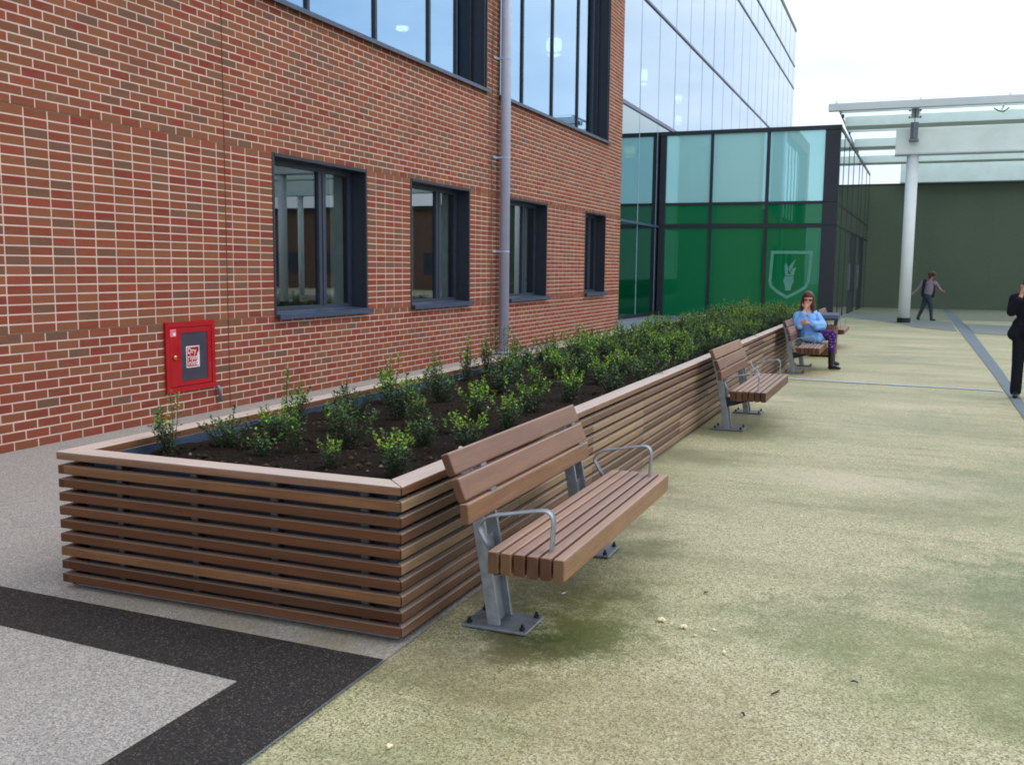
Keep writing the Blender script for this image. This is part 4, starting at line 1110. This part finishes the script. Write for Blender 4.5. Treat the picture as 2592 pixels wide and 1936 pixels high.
# ------------------------------------------------------------------ benches
BG = 'timber benches in a row along the planter'
def rounded(pts, rad, n=5):
    out = [Vector(pts[0])]
    for i in range(1, len(pts) - 1):
        p, a, b = Vector(pts[i]), Vector(pts[i - 1]), Vector(pts[i + 1])
        d1 = (a - p).normalized(); d2 = (b - p).normalized(); r_ = min(rad, (a - p).length * .45, (b - p).length * .45)
        A, B = p + d1 * r_, p + d2 * r_
        for k in range(n + 1):
            t_ = k / n; out.append(A * (1 - t_) ** 2 + p * 2 * t_ * (1 - t_) + B * t_ ** 2)
    out.append(Vector(pts[-1])); return out
def make_bench(label):
    # local: y along the bench from 0 to 1.65, x towards the open court, origin under the near end at the seat's rear edge
    t_ = thing('bench', label, 'bench', (0, 0, 0), 0, BG)
    pitch, sw, sh_ = 0.0525, 0.0435, 0.088
    seat_me = [MB().board(1.65, sw, sh_, 0, 0, 0.007).mesh('seat_slat', M['wood_bench']) for _ in range(1)][0]
    for i in range(6):
        link('seat_slat', seat_me, t_, (pitch * i + sw, random.uniform(-.004, .004), 0.292 + random.uniform(-.001, .001)), (0, 0, math.pi / 2))
    prof = [((-0.080, .466), (-.088, .548), .036), ((-.094, .558), (-.129, .645), .036), ((-.137, .655), (-.172, .738), .036)]
    for (a, b, th) in prof:
        d = Vector((b[0] - a[0], b[1] - a[1])); hgt = d.length; ang_ = math.atan2(-d.x, d.y)
        me = MB().board(1.49, th, hgt, 0, 0, 0.007).mesh('backrest_plank', M['wood_bench'])
        o = link('backrest_plank', me, t_)
        # local board: x length -> +y, y inward -> -x (tilted), z -> up the plank
        R_ = Matrix(((0, -math.cos(ang_), -math.sin(ang_)), (1, 0, 0), (0, -math.sin(ang_), math.cos(ang_)))).to_4x4()
        o.matrix_local = Matrix.Translation((a[0], 0.01, a[1])) @ R_
    for yl in (0.27, 1.40):
        lg = MB()
        lg.bbox((-.185, yl - .105, 0.0), (.095, yl + .105, .012), .003)
        leg = lg.build('leg', M['galv_dull'], t_)
        up = MB()
        for s_ in (-.062, .062):
            pts = [(-.058, yl + s_, .010), (-.088, yl + s_, .20), (-.128, yl + s_, .42), (-.160, yl + s_, .56), (-.205, yl + s_, .70)]
            up.tube(pts, 0, flat=(.014, .055), up=(0, 1, 0))
        up.tube([(-.060, yl, .012), (-.092, yl, .20), (-.118, yl, .36)], 0, flat=(.11, .008), up=(0, 1, 0))
        up.build('upright', M['galv'], leg)
        be = MB(); be.prism([(-.09, .29), (.285, .29), (.285, .278), (.12, .262), (.0, .22), (-.08, .20)], yl - .02, yl + .02, 'y'); be.build('bearer', M['stud'], leg)
        for bx in (-.16, .07):
            for by in (-.08, .08):
                b_ = MB(); b_.tube([(bx, yl + by, .010), (bx, yl + by, .024)], .011, 6, up=(1, 0, 0)); b_.tube([(bx, yl + by, .024), (bx, yl + by, .036)], .006, 6, up=(1, 0, 0)); b_.build('bolt', M['bolt'], leg)
    for ya in (0.085, 1.565):
        pts = rounded([(.222, ya, .285), (.228, ya, .40), (.236, ya, .545), (-.030, ya, .492), (-.078, ya, .452), (-.010, ya, .335)], .06)
        mb = MB(); mb.tube(pts, 0, flat=(.036, .009), up=(0, 1, 0)); mb.build('armrest', M['galv'], t_, True)
    for yb in (.27, 1.40):
        for zz, xx in ((.553, -.105), (.650, -.150)):
            MB().box((xx - .012, yb - .025, zz - .006), (xx + .014, yb + .025, zz + .006)).build('fixing', M['galv'], t_)
    return t_
b1 = make_bench('nearest wooden bench with steel armrests, beside the near end of the planter')
b1.location = (4.892, -5.53, 0); b1.rotation_euler = (0, 0, -0.005)
BENCH = [(4.913, -0.18, 'second wooden bench along the planter, with string tied to its armrest'),
         (4.935, 5.17, 'wooden bench the woman in the blue robe sits on'),
         (4.955, 10.52, 'farthest wooden bench, mostly hidden behind the litter bin')]
for x, y, lab in BENCH:
    c_ = copy_tree(b1); c_.location = (x, y, gz(y + .8)); c_['label'] = lab
# string knotted to the second bench's armrest
mb = MB()
ax, ay = 4.913 + .20, -0.18 + .085
mb.tube([(ax + .03, ay - .012, .30), (ax + .031, ay - .013, .45), (ax + .03, ay - .006, .545), (ax + .0, ay, .566), (ax - .035, ay + .01, .60), (ax - .05, ay + .012, .64)], .0045, 6)
mb.tube([(ax + .0, ay - .02, .545), (ax + .012, ay, .569), (ax, ay + .022, .545), (ax - .01, ay + .01, .535), (ax + .0, ay - .02, .545)], .006, 6)
mb.tube([(ax, ay - .005, .566), (ax + .02, ay - .01, .59), (ax + .01, ay - .012, .61)], .004, 6)
tag(mb.build('string', M['pipe'], None, True), 'pale string knotted round the armrest of the second bench', 'string')

# ------------------------------------------------------------------ litter bin
bn = thing('litter_bin', 'square brown timber litter bin with dark hooded lid behind the seated woman', 'litter bin', (5.02, 8.72, gz(8.7)))
bw = 0.215
MB().box((-bw + .02, -bw + .02, .02), (bw - .02, bw - .02, .50)).build('liner', M['stud'], bn)
M['bin_wood'] = wood_mat('bin_timber', (0.14, 0.05, 0.02), (0.20, 0.075, 0.03), (0.26, 0.11, 0.05), 0.15)
for k in range(6):
    x = -bw + .002 + k * (2 * bw) / 6; wd = 2 * bw / 6 - .006
    for s_ in (-1, 1):
        MB().bbox((x, s_ * bw - .008, .03), (x + wd, s_ * bw + .008, .53), .003).build('plank', M['bin_wood'], bn)
        MB().bbox((s_ * bw - .008, x, .03), (s_ * bw + .008, x + wd, .53), .003).build('plank', M['bin_wood'], bn)
for sx in (-1, 1):
    for sy in (-1, 1): MB().box((sx * (bw - .02) - .018, sy * (bw - .02) - .018, .50), (sx * (bw - .02) + .018, sy * (bw - .02) + .018, .64)).build('post', M['slate_dark'], bn)
mb = MB(); mb.prism([(-bw - .02, .62), (bw + .02, .62), (bw + .035, .66), (bw + .02, .71), (bw - .03, .735), (-bw + .03, .735), (-bw - .02, .71), (-bw - .035, .66)], -bw - .03, bw + .03, 'x'); mb.build('lid', M['sill'], bn)

# ------------------------------------------------------------------ people
def capsule_mesh(mb, p0, p1, r0, r1, seg=12, sy=1.0):
    p0, p1 = Vector(p0), Vector(p1); d = p1 - p0; Ln = d.length
    d = d / Ln if Ln > 1e-6 else Vector((0, 0, 1))
    ref = Vector((0, 0, 1)) if abs(d.z) < 0.9 else Vector((1, 0, 0))
    u = d.cross(ref).normalized(); w = d.cross(u).normalized()
    rings = []
    for k in range(1, 5): a = math.pi / 2 * (1 - k / 4.0); rings.append((p0 - d * r0 * math.sin(a), r0 * math.cos(a)))
    for k in range(0, 4): a = math.pi / 2 * k / 4.0; rings.append((p1 + d * r1 * math.sin(a), r1 * math.cos(a)))
    v = [p0 - d * r0]; f = []
    for c_, r in rings:
        for k in range(seg):
            a = 2 * math.pi * k / seg; v.append(c_ + (u * math.cos(a) + w * math.sin(a)) * r)
    v.append(p1 + d * r1); n = len(rings)
    for k in range(seg): f.append((0, 1 + (k + 1) % seg, 1 + k))
    for i in range(n - 1):
        for k in range(seg):
            j = (k + 1) % seg; f.append((1 + i * seg + k, 1 + i * seg + j, 1 + (i + 1) * seg + j, 1 + (i + 1) * seg + k))
    for k in range(seg): f.append((len(v) - 1, 1 + (n - 1) * seg + k, 1 + (n - 1) * seg + (k + 1) % seg))
    mb.add(v, f)
def fleshed(name, prims, mats, parent, voxel=0.008, smooth=4):
    """one continuous skin over a list of tapered limbs; each face takes the material of its nearest limb"""
    mb = MB()
    for (p0, p1, r0, r1, mi) in prims: capsule_mesh(mb, p0, p1, r0, r1)
    me = mb.mesh(name, mats[0]); o = bpy.data.objects.new(name, me); COL.objects.link(o)
    rm = o.modifiers.new('skin', 'REMESH'); rm.mode = 'VOXEL'; rm.voxel_size = voxel
    sm = o.modifiers.new('soft', 'SMOOTH'); sm.factor = 0.5; sm.iterations = smooth
    bpy.context.view_layer.update()
    res = bpy.data.meshes.new_from_object(o.evaluated_get(bpy.context.evaluated_depsgraph_get()))
    bpy.data.objects.remove(o); bpy.data.meshes.remove(me)
    res.materials.clear()
    for m_ in mats: res.materials.append(m_)
    n = len(res.polygons); c = np.zeros(n * 3, dtype=np.float32); res.polygons.foreach_get('center', c); c = c.reshape(-1, 3)
    best = np.full(n, 1e9); mi = np.zeros(n, dtype=np.int32)
    for (p0, p1, r0, r1, k) in prims:
        a, b = np.array(p0), np.array(p1); ab = b - a; L2 = max(1e-9, ab @ ab)
        t_ = np.clip(((c - a) @ ab) / L2, 0, 1); dd = np.linalg.norm(c - (a + t_[:, None] * ab), axis=1) - (r0 + (r1 - r0) * t_)
        w = dd < best; best[w] = dd[w]; mi[w] = k
    res.polygons.foreach_set('material_index', mi); res.polygons.foreach_set('use_smooth', [True] * n); res.name = name
    return link(name, res, parent)
M['skin'] = plain('skin', srgb(206, 150, 126), 0.5, 0, 0.4, 0.08, 20)
M['skin2'] = plain('flushed_skin', srgb(186, 116, 100), 0.5, 0, 0.4, 0.08, 20)
M['lip'] = plain('lips', srgb(150, 74, 70), 0.4)
def robe_mat():
    t = NT('blue_robe_cloth'); v = t.pos()
    c = t.mix(t.gray(t.noise(v, 14, 4), 0.35, 0.7), srgb(118, 170, 234), srgb(132, 182, 238))
    return t.done(t.pbsdf(c, 0.7, 0, 0.3, t.noise(t.map(v, (1.6, 1.6, .35), (0, 0, 0), (0, .35, 0)), 15, 2, .5, .6), 0.9, 0.03))
M['robe'] = robe_mat()
def purple_mat():
    t = NT('purple_print_cloth'); v = t.pos()
    f = t.voro(v, 26, 'Distance')
    c = t.mix(t.gray(f, 0.18, 0.34), srgb(150, 120, 176), srgb(66, 28, 104))
    return t.done(t.pbsdf(c, 0.75, 0, 0.3))
M['purple'] = purple_mat()
M['boot'] = plain('black_boot_leather', (0.012, 0.011, 0.012), 0.35)
M['hair_red'] = plain('dark_red_hair', srgb(86, 34, 36), 0.45, 0, 0.5, 0.35, 60, 0.4)
M['hair_brown'] = plain('brown_hair', srgb(74, 48, 32), 0.5, 0, 0.5, 0.35, 60, 0.4)
M['lens'] = plain('dark_lens', (0.02, 0.018, 0.02), 0.2)
M['suit'] = plain('black_suit_cloth', srgb(22, 24, 36), 0.8, 0, 0.2, 0.15, 30)
M['navy'] = plain('navy_vest_cloth', srgb(24, 28, 44), 0.8)
M['mauve'] = plain('mauve_knit', srgb(134, 122, 136), 0.85)
M['jeans'] = plain('dark_denim', srgb(54, 66, 80), 0.8, 0, 0.2, 0.25, 20)
def hand(P, wrist, palm, fdir, side, mi, r=0.0085, Ln=0.062, curl=0.4):
    """palm plus four bent fingers and a thumb; fdir = finger direction, side = thumb side"""
    w, p = Vector(wrist), Vector(palm); f_ = Vector(fdir).normalized(); s_ = Vector(side).normalized(); nrm = f_.cross(s_).normalized()
    P.append((w, p, 0.021, 0.024, mi))
    for k in (-1, 1): P.append((p + s_ * .018 * k - f_ * .012, p + s_ * .02 * k + f_ * .028, 0.014, 0.012, mi))
    for k, (o_, l_) in enumerate(((.030, .92), (.010, 1.0), (-.010, .95), (-.030, .74))):
        a = p + s_ * o_ + f_ * .03; b = a + (f_ + nrm * curl * .4).normalized() * Ln * l_ * .5; c_ = b + (f_ + nrm * curl * 1.5).normalized() * Ln * l_ * .5
        P.append((a, b, r, r * .95, mi)); P.append((b, c_, r * .95, r * .8, mi))
    a = p + s_ * .024 - f_ * .015; b = a + (s_ * .8 + f_ * .6).normalized() * .034; c_ = b + (s_ * .25 + f_).normalized() * .03
    P.append((a, b, .011, .0095, mi)); P.append((b, c_, .0095, .008, mi))
def head_prims(c, fw, mi, mlip, k=1.0):
    """skull, jaw, nose, brow, ears and mouth; c = centre of the head, fw = facing"""
    c = Vector(c); fw = Vector(fw).normalized(); up = Vector((0, 0, 1)); sd = fw.cross(up).normalized(); up = sd.cross(fw)
    q = lambda a, b, d: c + fw * a * k + sd * b * k + up * d * k
    P = [(q(-.018, 0, .028), q(.012, 0, .03), .078 * k, .070 * k, mi), (q(.012, 0, -.02), q(.030, 0, -.062), .060 * k, .036 * k, mi),
         (q(.02, -.03, -.03), q(.035, -.012, -.07), .032 * k, .024 * k, mi), (q(.02, .03, -.03), q(.035, .012, -.07), .032 * k, .024 * k, mi),
         (q(.074, 0, .012), q(.092, 0, -.018), .010 * k, .0135 * k, mi), (q(.066, -.03, .026), q(.066, .03, .026), .013 * k, .013 * k, mi),
         (q(-.005, -.075, .0), q(-.008, -.078, -.025), .013 * k, .010 * k, mi), (q(-.005, .075, .0), q(-.008, .078, -.025), .013 * k, .010 * k, mi),
         (q(.070, -.014, -.046), q(.070, .014, -.046), .008 * k, .008 * k, mlip)]
    return P, q

def eyes(q, parent, k=1.0):
    mb = MB()
    for s_ in (-1, 1): capsule_mesh(mb, q(.068, s_ * .029, .006), q(.070, s_ * .031, .006), .0105 * k, .0105 * k, 8)
    mb.build('eyes', M['lens'], parent, True)

# --- woman in the blue robe, seated on the third bench
wm = thing('person', 'seated woman in a blue robe and purple print trousers, hand at her mouth', 'person', (5.0, 6.3, 0))
V = Vector
P = []
RB, PU, BO, SK, LI = 0, 1, 2, 3, 4
o0 = V((-5.0, -6.3, 0))
def A(x, y, z): return V((x, y, z)) + o0
P += [(A(4.93, 6.33, .50), A(5.02, 6.31, .50), .125, .12, RB), (A(4.95, 6.32, .54), A(4.955, 6.30, .74), .128, .118, RB),
      (A(4.92, 6.30, .62), A(5.02, 6.32, .62), .115, .11, RB), (A(4.86, 6.24, .775), A(5.06, 6.35, .775), .068, .064, RB), (A(4.93, 6.26, .82), A(4.99, 6.29, .82), .062, .06, RB),
      (A(4.90, 6.25, .70), A(5.02, 6.31, .70), .105, .10, RB),
      (A(4.96, 6.24, .47), A(5.16, 6.18, .47), .088, .078, RB), (A(4.99, 6.34, .46), A(5.17, 6.30, .47), .085, .075, RB),
      (A(4.93, 6.2, .435), A(5.15, 6.13, .43), .045, .05, RB)]
# arms: her right forearm rises to the mouth, the left lies across
P += [(A(4.825, 6.21, .775), A(4.835, 6.09, .655), .060, .066, RB), (A(4.845, 6.08, .655), A(4.92, 6.08, .80), .060, .048, RB), (A(4.845, 6.08, .645), A(4.87, 6.07, .62), .055, .05, RB),
      (A(5.09, 6.36, .775), A(5.175, 6.24, .65), .060, .066, RB), (A(5.185, 6.24, .645), A(5.055, 6.06, .665), .060, .050, RB), (A(5.19, 6.23, .62), A(5.10, 6.10, .615), .05, .045, RB)]
P += [(A(4.92, 6.08, .80), A(4.945, 6.095, .89), .028, .022, SK)]
hand(P, A(4.945, 6.095, .89), A(4.955, 6.105, .925), (0.1, .12, 1), (-1, 0, 0), SK, Ln=.05, curl=.5)
P += [(A(5.055, 6.06, .665), A(5.00, 6.035, .675), .026, .022, SK)]
hand(P, A(5.00, 6.035, .675), A(4.965, 6.03, .678), (-1, 0.05, -.05), (0, -.2, 1), SK, Ln=.055, curl=.5)
# neck, head
P += [(A(4.958, 6.27, .84), A(4.962, 6.245, .94), .046, .040, SK), (A(4.955, 6.20, .80), A(4.956, 6.235, .86), .034, .034, SK)]
hp, hq = head_prims(A(4.965, 6.225, 1.012), (0.10, -1, -.12), SK, LI, 0.98); P += hp
# legs
P += [(A(5.02, 6.36, .455), A(5.33, 6.27, .50), .078, .060, PU), (A(5.33, 6.27, .50), A(5.335, 6.27, .26), .058, .048, PU), (A(5.02, 6.24, .47), A(5.335, 6.15, .53), .078, .060, PU), (A(5.335, 6.15, .53), A(5.33, 6.17, .27), .058, .05, PU),
      (A(5.335, 6.27, .27), A(5.345, 6.30, .10), .046, .040, BO), (A(5.33, 6.17, .28), A(5.335, 6.17, .07), .05, .042, BO),
      (A(5.335, 6.17, .040), A(5.425, 6.14, .030), .038, .028, BO), (A(5.425, 6.14, .03), A(5.455, 6.13, .026), .028, .022, BO), (A(5.32, 6.18, .03), A(5.33, 6.17, .05), .032, .03, BO),
      (A(5.345, 6.30, .09), A(5.42, 6.30, .075), .038, .028, BO), (A(5.34, 6.30, .05), A(5.345, 6.30, .09), .03, .034, BO)]
fleshed('body', P, [M['robe'], M['purple'], M['boot'], M['skin'], M['lip']], wm, 0.0065, 5)
H = []
q = hq
H += [(q(-.03, 0, .05), q(.005, 0, .062), .083, .076, 0), (q(-.045, 0, .0), q(-.05, 0, -.10), .075, .065, 0),
      (q(.0, -.062, .03), q(-.008, -.078, -.13), .034, .036, 0), (q(.0, .062, .03), q(-.005, .076, -.12), .034, .036, 0), (q(-.02, -.06, -.1), q(-.005, -.075, -.19), .035, .02, 0), (q(-.02, .06, -.1), q(-.005, .075, -.17), .035, .02, 0),
      (q(.04, -.03, .085), q(.02, -.066, .05), .022, .024, 0), (q(.04, .03, .085), q(.02, .066, .05), .022, .024, 0)]
fleshed('hair', H, [M['hair_red']], wm, 0.008, 3)
mb = MB()
for s_ in (-1, 1):
    capsule_mesh(mb, q(.074, s_ * .022, .004), q(.072, s_ * .044, .004), .0145, .0145, 10)
    mb.tube([q(.066, s_ * .056, .01), q(-.01, s_ * .080, .012)], .0028, 6)
mb.tube([q(.085, -.01, .008), q(.085, .01, .008)], .003, 6); mb.build('glasses', M['lens'], wm, True)
mb = MB(); mb.tube([A(5.022, 6.045, .672), A(5.036, 6.051, .670)], .0275, 16); mb.build('watch', M['white'], wm, True)

# --- woman in black at the right edge, phone at her ear
cl = thing('person', 'standing person in a black coat and trousers holding a phone to the ear', 'person', (7.63, 3.80, 0))
P = []; SU, SK, LI, SHO = 0, 1, 2, 3
B = lambda x, y, z: V((x, y, z))
P += [(B(-.07, 0, .84), B(.07, 0, .84), .105, .105, SU), (B(0, 0, .84), B(0, 0, 1.06), .12, .115, SU), (B(-.05, 0, 1.0), B(.05, 0, 1.0), .105, .105, SU), (B(-.14, 0, 1.15), B(.14, 0, 1.15), .062, .062, SU), (B(-.07, 0, 1.10), B(.07, 0, 1.10), .09, .09, SU),
      (B(-.09, 0, .80), B(-.135, -.01, .74), .10, .085, SU), (B(.09, 0, .80), B(.135, -.01, .74), .10, .085, SU), (B(0, -.03, .80), B(0, -.05, .74), .10, .09, SU), (B(0, .04, .80), B(0, .06, .74), .10, .09, SU)]
P += [(B(-.165, 0, 1.145), B(-.19, -.03, .99), .058, .054, SU), (B(-.19, -.03, .985), B(-.13, -.12, 1.13), .050, .040, SU), (B(-.13, -.12, 1.13), B(-.105, -.105, 1.19), .026, .022, SK)]
hand(P, B(-.105, -.105, 1.19), B(-.098, -.095, 1.225), (.05, .15, 1), (.3, -1, 0), SK, Ln=.055, curl=-.5)
P += [(B(.165, 0, 1.145), B(.205, .02, .94), .058, .050, SU), (B(.205, .02, .94), B(.16, -.12, .84), .048, .040, SU), (B(.16, -.12, .84), B(.13, -.16, .83), .024, .022, SK)]
hand(P, B(.13, -.16, .83), B(.10, -.175, .83), (-1, -.2, 0), (0, -.2, 1), SK, Ln=.055)
for s_ in (-1, 1):
    P += [(B(s_ * .075, 0, .74), B(s_ * .085, 0, .42), .088, .066, SU), (B(s_ * .085, 0, .42), B(s_ * .088, .01, .075), .064, .062, SU), (B(s_ * .088, 0.01, .04), B(s_ * .10, -.11, .028), .038, .028, SHO)]
P += [(B(0, 0, 1.16), B(.0, -.01, 1.26), .045, .042, SK)]
hp, hq = head_prims(B(.0, -.02, 1.325), (-.25, -1, -.05), SK, LI, 0.92); P += hp
fleshed('body', P, [M['suit'], M['skin'], M['lip'], M['boot']], cl, 0.0075, 3)
q = hq; eyes(q, cl, .92)
H = [(q(-.03, 0, .05), q(.005, 0, .062), .083, .076, 0), (q(-.045, 0, .0), q(-.05, 0, -.08), .072, .06, 0), (q(.0, -.062, .03), q(-.008, -.074, -.09), .034, .03, 0), (q(.0, .062, .03), q(-.005, .074, -.09), .034, .03, 0), (q(.04, 0, .088), q(.02, .06, .06), .022, .024, 0)]
fleshed('hair', H, [M['hair_brown']], cl, 0.008, 3)
ph = MB(); ph.bbox((-.004, -.03, -.055), (.004, .03, .055), .002)
tag(ph.build('mobile_phone', M['lens'], None, loc=(7.63 - .088, 3.80 - .075, 1.29), rot=(.25, .15, 0.2)), 'small dark mobile phone held to the ear of the person in black', 'phone')

# --- walker by the white column
wk = thing('person', 'walking woman in a navy vest over mauve sleeves near the white column', 'person', (6.95, 26.4, gz(26.4)))
P = []; MV, NV, JE, SK, SHO, LI = 0, 1, 2, 3, 4, 5
P += [(B(.0, 0, .80), B(.01, 0, .86), .13, .135, JE), (B(.02, 0, .90), B(.06, -.02, 1.10), .135, .13, MV), (B(-.06, .02, 1.22), B(.17, -.05, 1.23), .085, .08, MV), (B(.04, -.03, 1.05), B(.06, -.03, 1.2), .13, .12, MV),
      (B(-.09, .0, 1.30), B(-.11, .02, .86), .070, .085, NV), (B(-.05, .07, 1.25), B(-.05, .08, .9), .10, .11, NV), (B(.185, -.02, 1.28), B(.16, .02, .84), .045, .075, NV), (B(.1, .08, 1.2), B(.1, .08, .92), .09, .1, NV)]
P += [(B(-.15, .03, 1.28), B(-.27, .06, 1.06), .058, .045, MV), (B(-.27, .06, 1.06), B(-.40, .02, .93), .043, .034, MV), (B(-.40, .02, .93), B(-.43, .01, .90), .026, .022, SK)]
hand(P, B(-.43, .01, .90), B(-.455, .005, .87), (-.6, 0, -.8), (0, -1, 0), SK, Ln=.06)
P += [(B(.22, -.04, 1.27), B(.34, -.05, 1.10), .052, .044, MV), (B(.34, -.05, 1.10), B(.42, -.09, 1.01), .04, .03, SK), (B(.42, -.09, 1.01), B(.45, -.10, .99), .025, .021, SK)]
hand(P, B(.45, -.10, .99), B(.475, -.105, .975), (1, -.1, -.4), (0, -.5, 1), SK, Ln=.06)
P += [(B(-.03, .03, .80), B(-.11, .05, .44), .098, .07, JE), (B(-.11, .05, .44), B(-.245, .06, .08), .064, .048, JE), (B(.04, -.03, .80), B(.13, -.05, .45), .098, .07, JE), (B(.13, -.05, .45), B(.16, -.06, .09), .062, .046, JE)]
P += [(B(-.255, .06, .06), B(-.20, .055, .03), .038, .030, SHO), (B(.155, -.06, .045), B(.27, -.07, .035), .04, .032, SHO)]
P += [(B(.06, -.02, 1.30), B(.09, -.03, 1.39), .05, .046, SK)]
hp, hq = head_prims(B(.115, -.035, 1.475), (.75, -.66, -.25), SK, LI, 1.0); P += hp
fleshed('body', P, [M['mauve'], M['navy'], M['jeans'], M['skin2'], M['boot'], M['lip']], wk, 0.009, 3)
q = hq; eyes(q, wk)
H = [(q(-.05, -.06, .06), q(-.05, .06, .06), .075, .075, 0), (q(.04, -.04, .10), q(.05, .05, .10), .05, .05, 0), (q(-.03, 0, .05), q(.02, 0, .066), .10, .088, 0), (q(-.05, 0, .0), q(-.05, 0, -.05), .085, .07, 0), (q(.0, -.07, .03), q(-.008, -.08, -.04), .042, .036, 0), (q(.0, .07, .03), q(-.005, .08, -.04), .042, .036, 0), (q(.05, .02, .09), q(.03, .06, .07), .03, .03, 0), (q(-.02, 0, .11), q(.03, 0, .10), .06, .05, 0)]
fleshed('hair', H, [M['hair_brown']], wk, 0.01, 2)

# ------------------------------------------------------------------ small litter on the paving
M['crumb'] = plain('bread_crumb', srgb(232, 222, 186), 0.9, 0, 0.2, 0.1, 80)
def crumb(x, y, s_, lab):
    mb = MB()
    for k in range(4):
        a = random.uniform(0, 6.28); d = s_ * .5
        capsule_mesh(mb, (math.cos(a) * d, math.sin(a) * d, s_ * .3), (math.cos(a + 1) * d * .6, math.sin(a + 1) * d * .6, s_ * .35), s_ * random.uniform(.3, .45), s_ * .25, 7)
    tag(mb.build('bread_crumb', M['crumb'], None, True, loc=(x, y, 0.0)), lab, 'crumb', 'bread crumbs dropped on the paving')
crumb(5.44, -4.98, 0.021, 'larger left crumb of the pair in front of the nearest bench')
crumb(5.54, -5.02, 0.019, 'right crumb of the pair in front of the nearest bench')
crumb(5.66, -5.00, 0.009, 'tiny crumb just right of the pair of crumbs')
crumb(5.60, -5.09, 0.009, 'tiny crumb just below the pair of crumbs')
crumb(5.735, -5.22, 0.012, 'lone small crumb nearest the middle of the open paving')
crumb(4.93, -6.36, 0.015, 'pale crumb near the black paving edge at the bottom')
M['twig'] = plain('dead_leaf', (0.03, 0.024, 0.014), 0.8)
for k, (x, y, lab) in enumerate(((5.95, -5.53, 'dark curled twig on the open paving below the crumbs'), (5.89, -5.73, 'small dark leaf scrap on the paving near the bottom of the picture'),
                                 (6.22, -5.31, 'dark leaf scrap on the paving right of the curled twig'), (5.55, -4.55, 'thin dark twig on the paving beside the nearest bench'))):
    mb = MB(); l_ = (.045, .02, .022, .035)[k]
    mb.tube([(0, 0, .004), (l_ * .4, l_ * .5, .007), (l_ * .5, l_, .004)], [.003, .004, .002], 6)
    o = tag(mb.build('twig', M['twig'], None, True, loc=(x, y, 0), rot=(0, 0, 1.1 * k)), lab, 'twig', 'dark plant scraps on the paving')
mb = MB(); mb.tube([(0, 0, .004), (.008, .022, .004), (.012, .036, .006)], .003, 8)
tag(mb.build('cigarette_end', M['white'], None, True, loc=(4.955, -4.84, 0)), 'thin white cigarette end lying under the front of the nearest bench', 'cigarette end')
for x, y, s_, lab, mt in ((4.33, -4.62, .008, 'white scrap on the soil behind the nearest bench', 'white'), (4.30, -4.50, .012, 'tan pebble on the soil behind the nearest bench', 'brass')):
    mb = MB(); capsule_mesh(mb, (0, 0, s_ * .6), (s_, s_ * .5, s_ * .5), s_, s_ * .7, 8)
    tag(mb.build('pebble', M[mt] if mt != 'brass' else M['crumb'], None, True, loc=(x, y, .542)), lab, 'pebble')
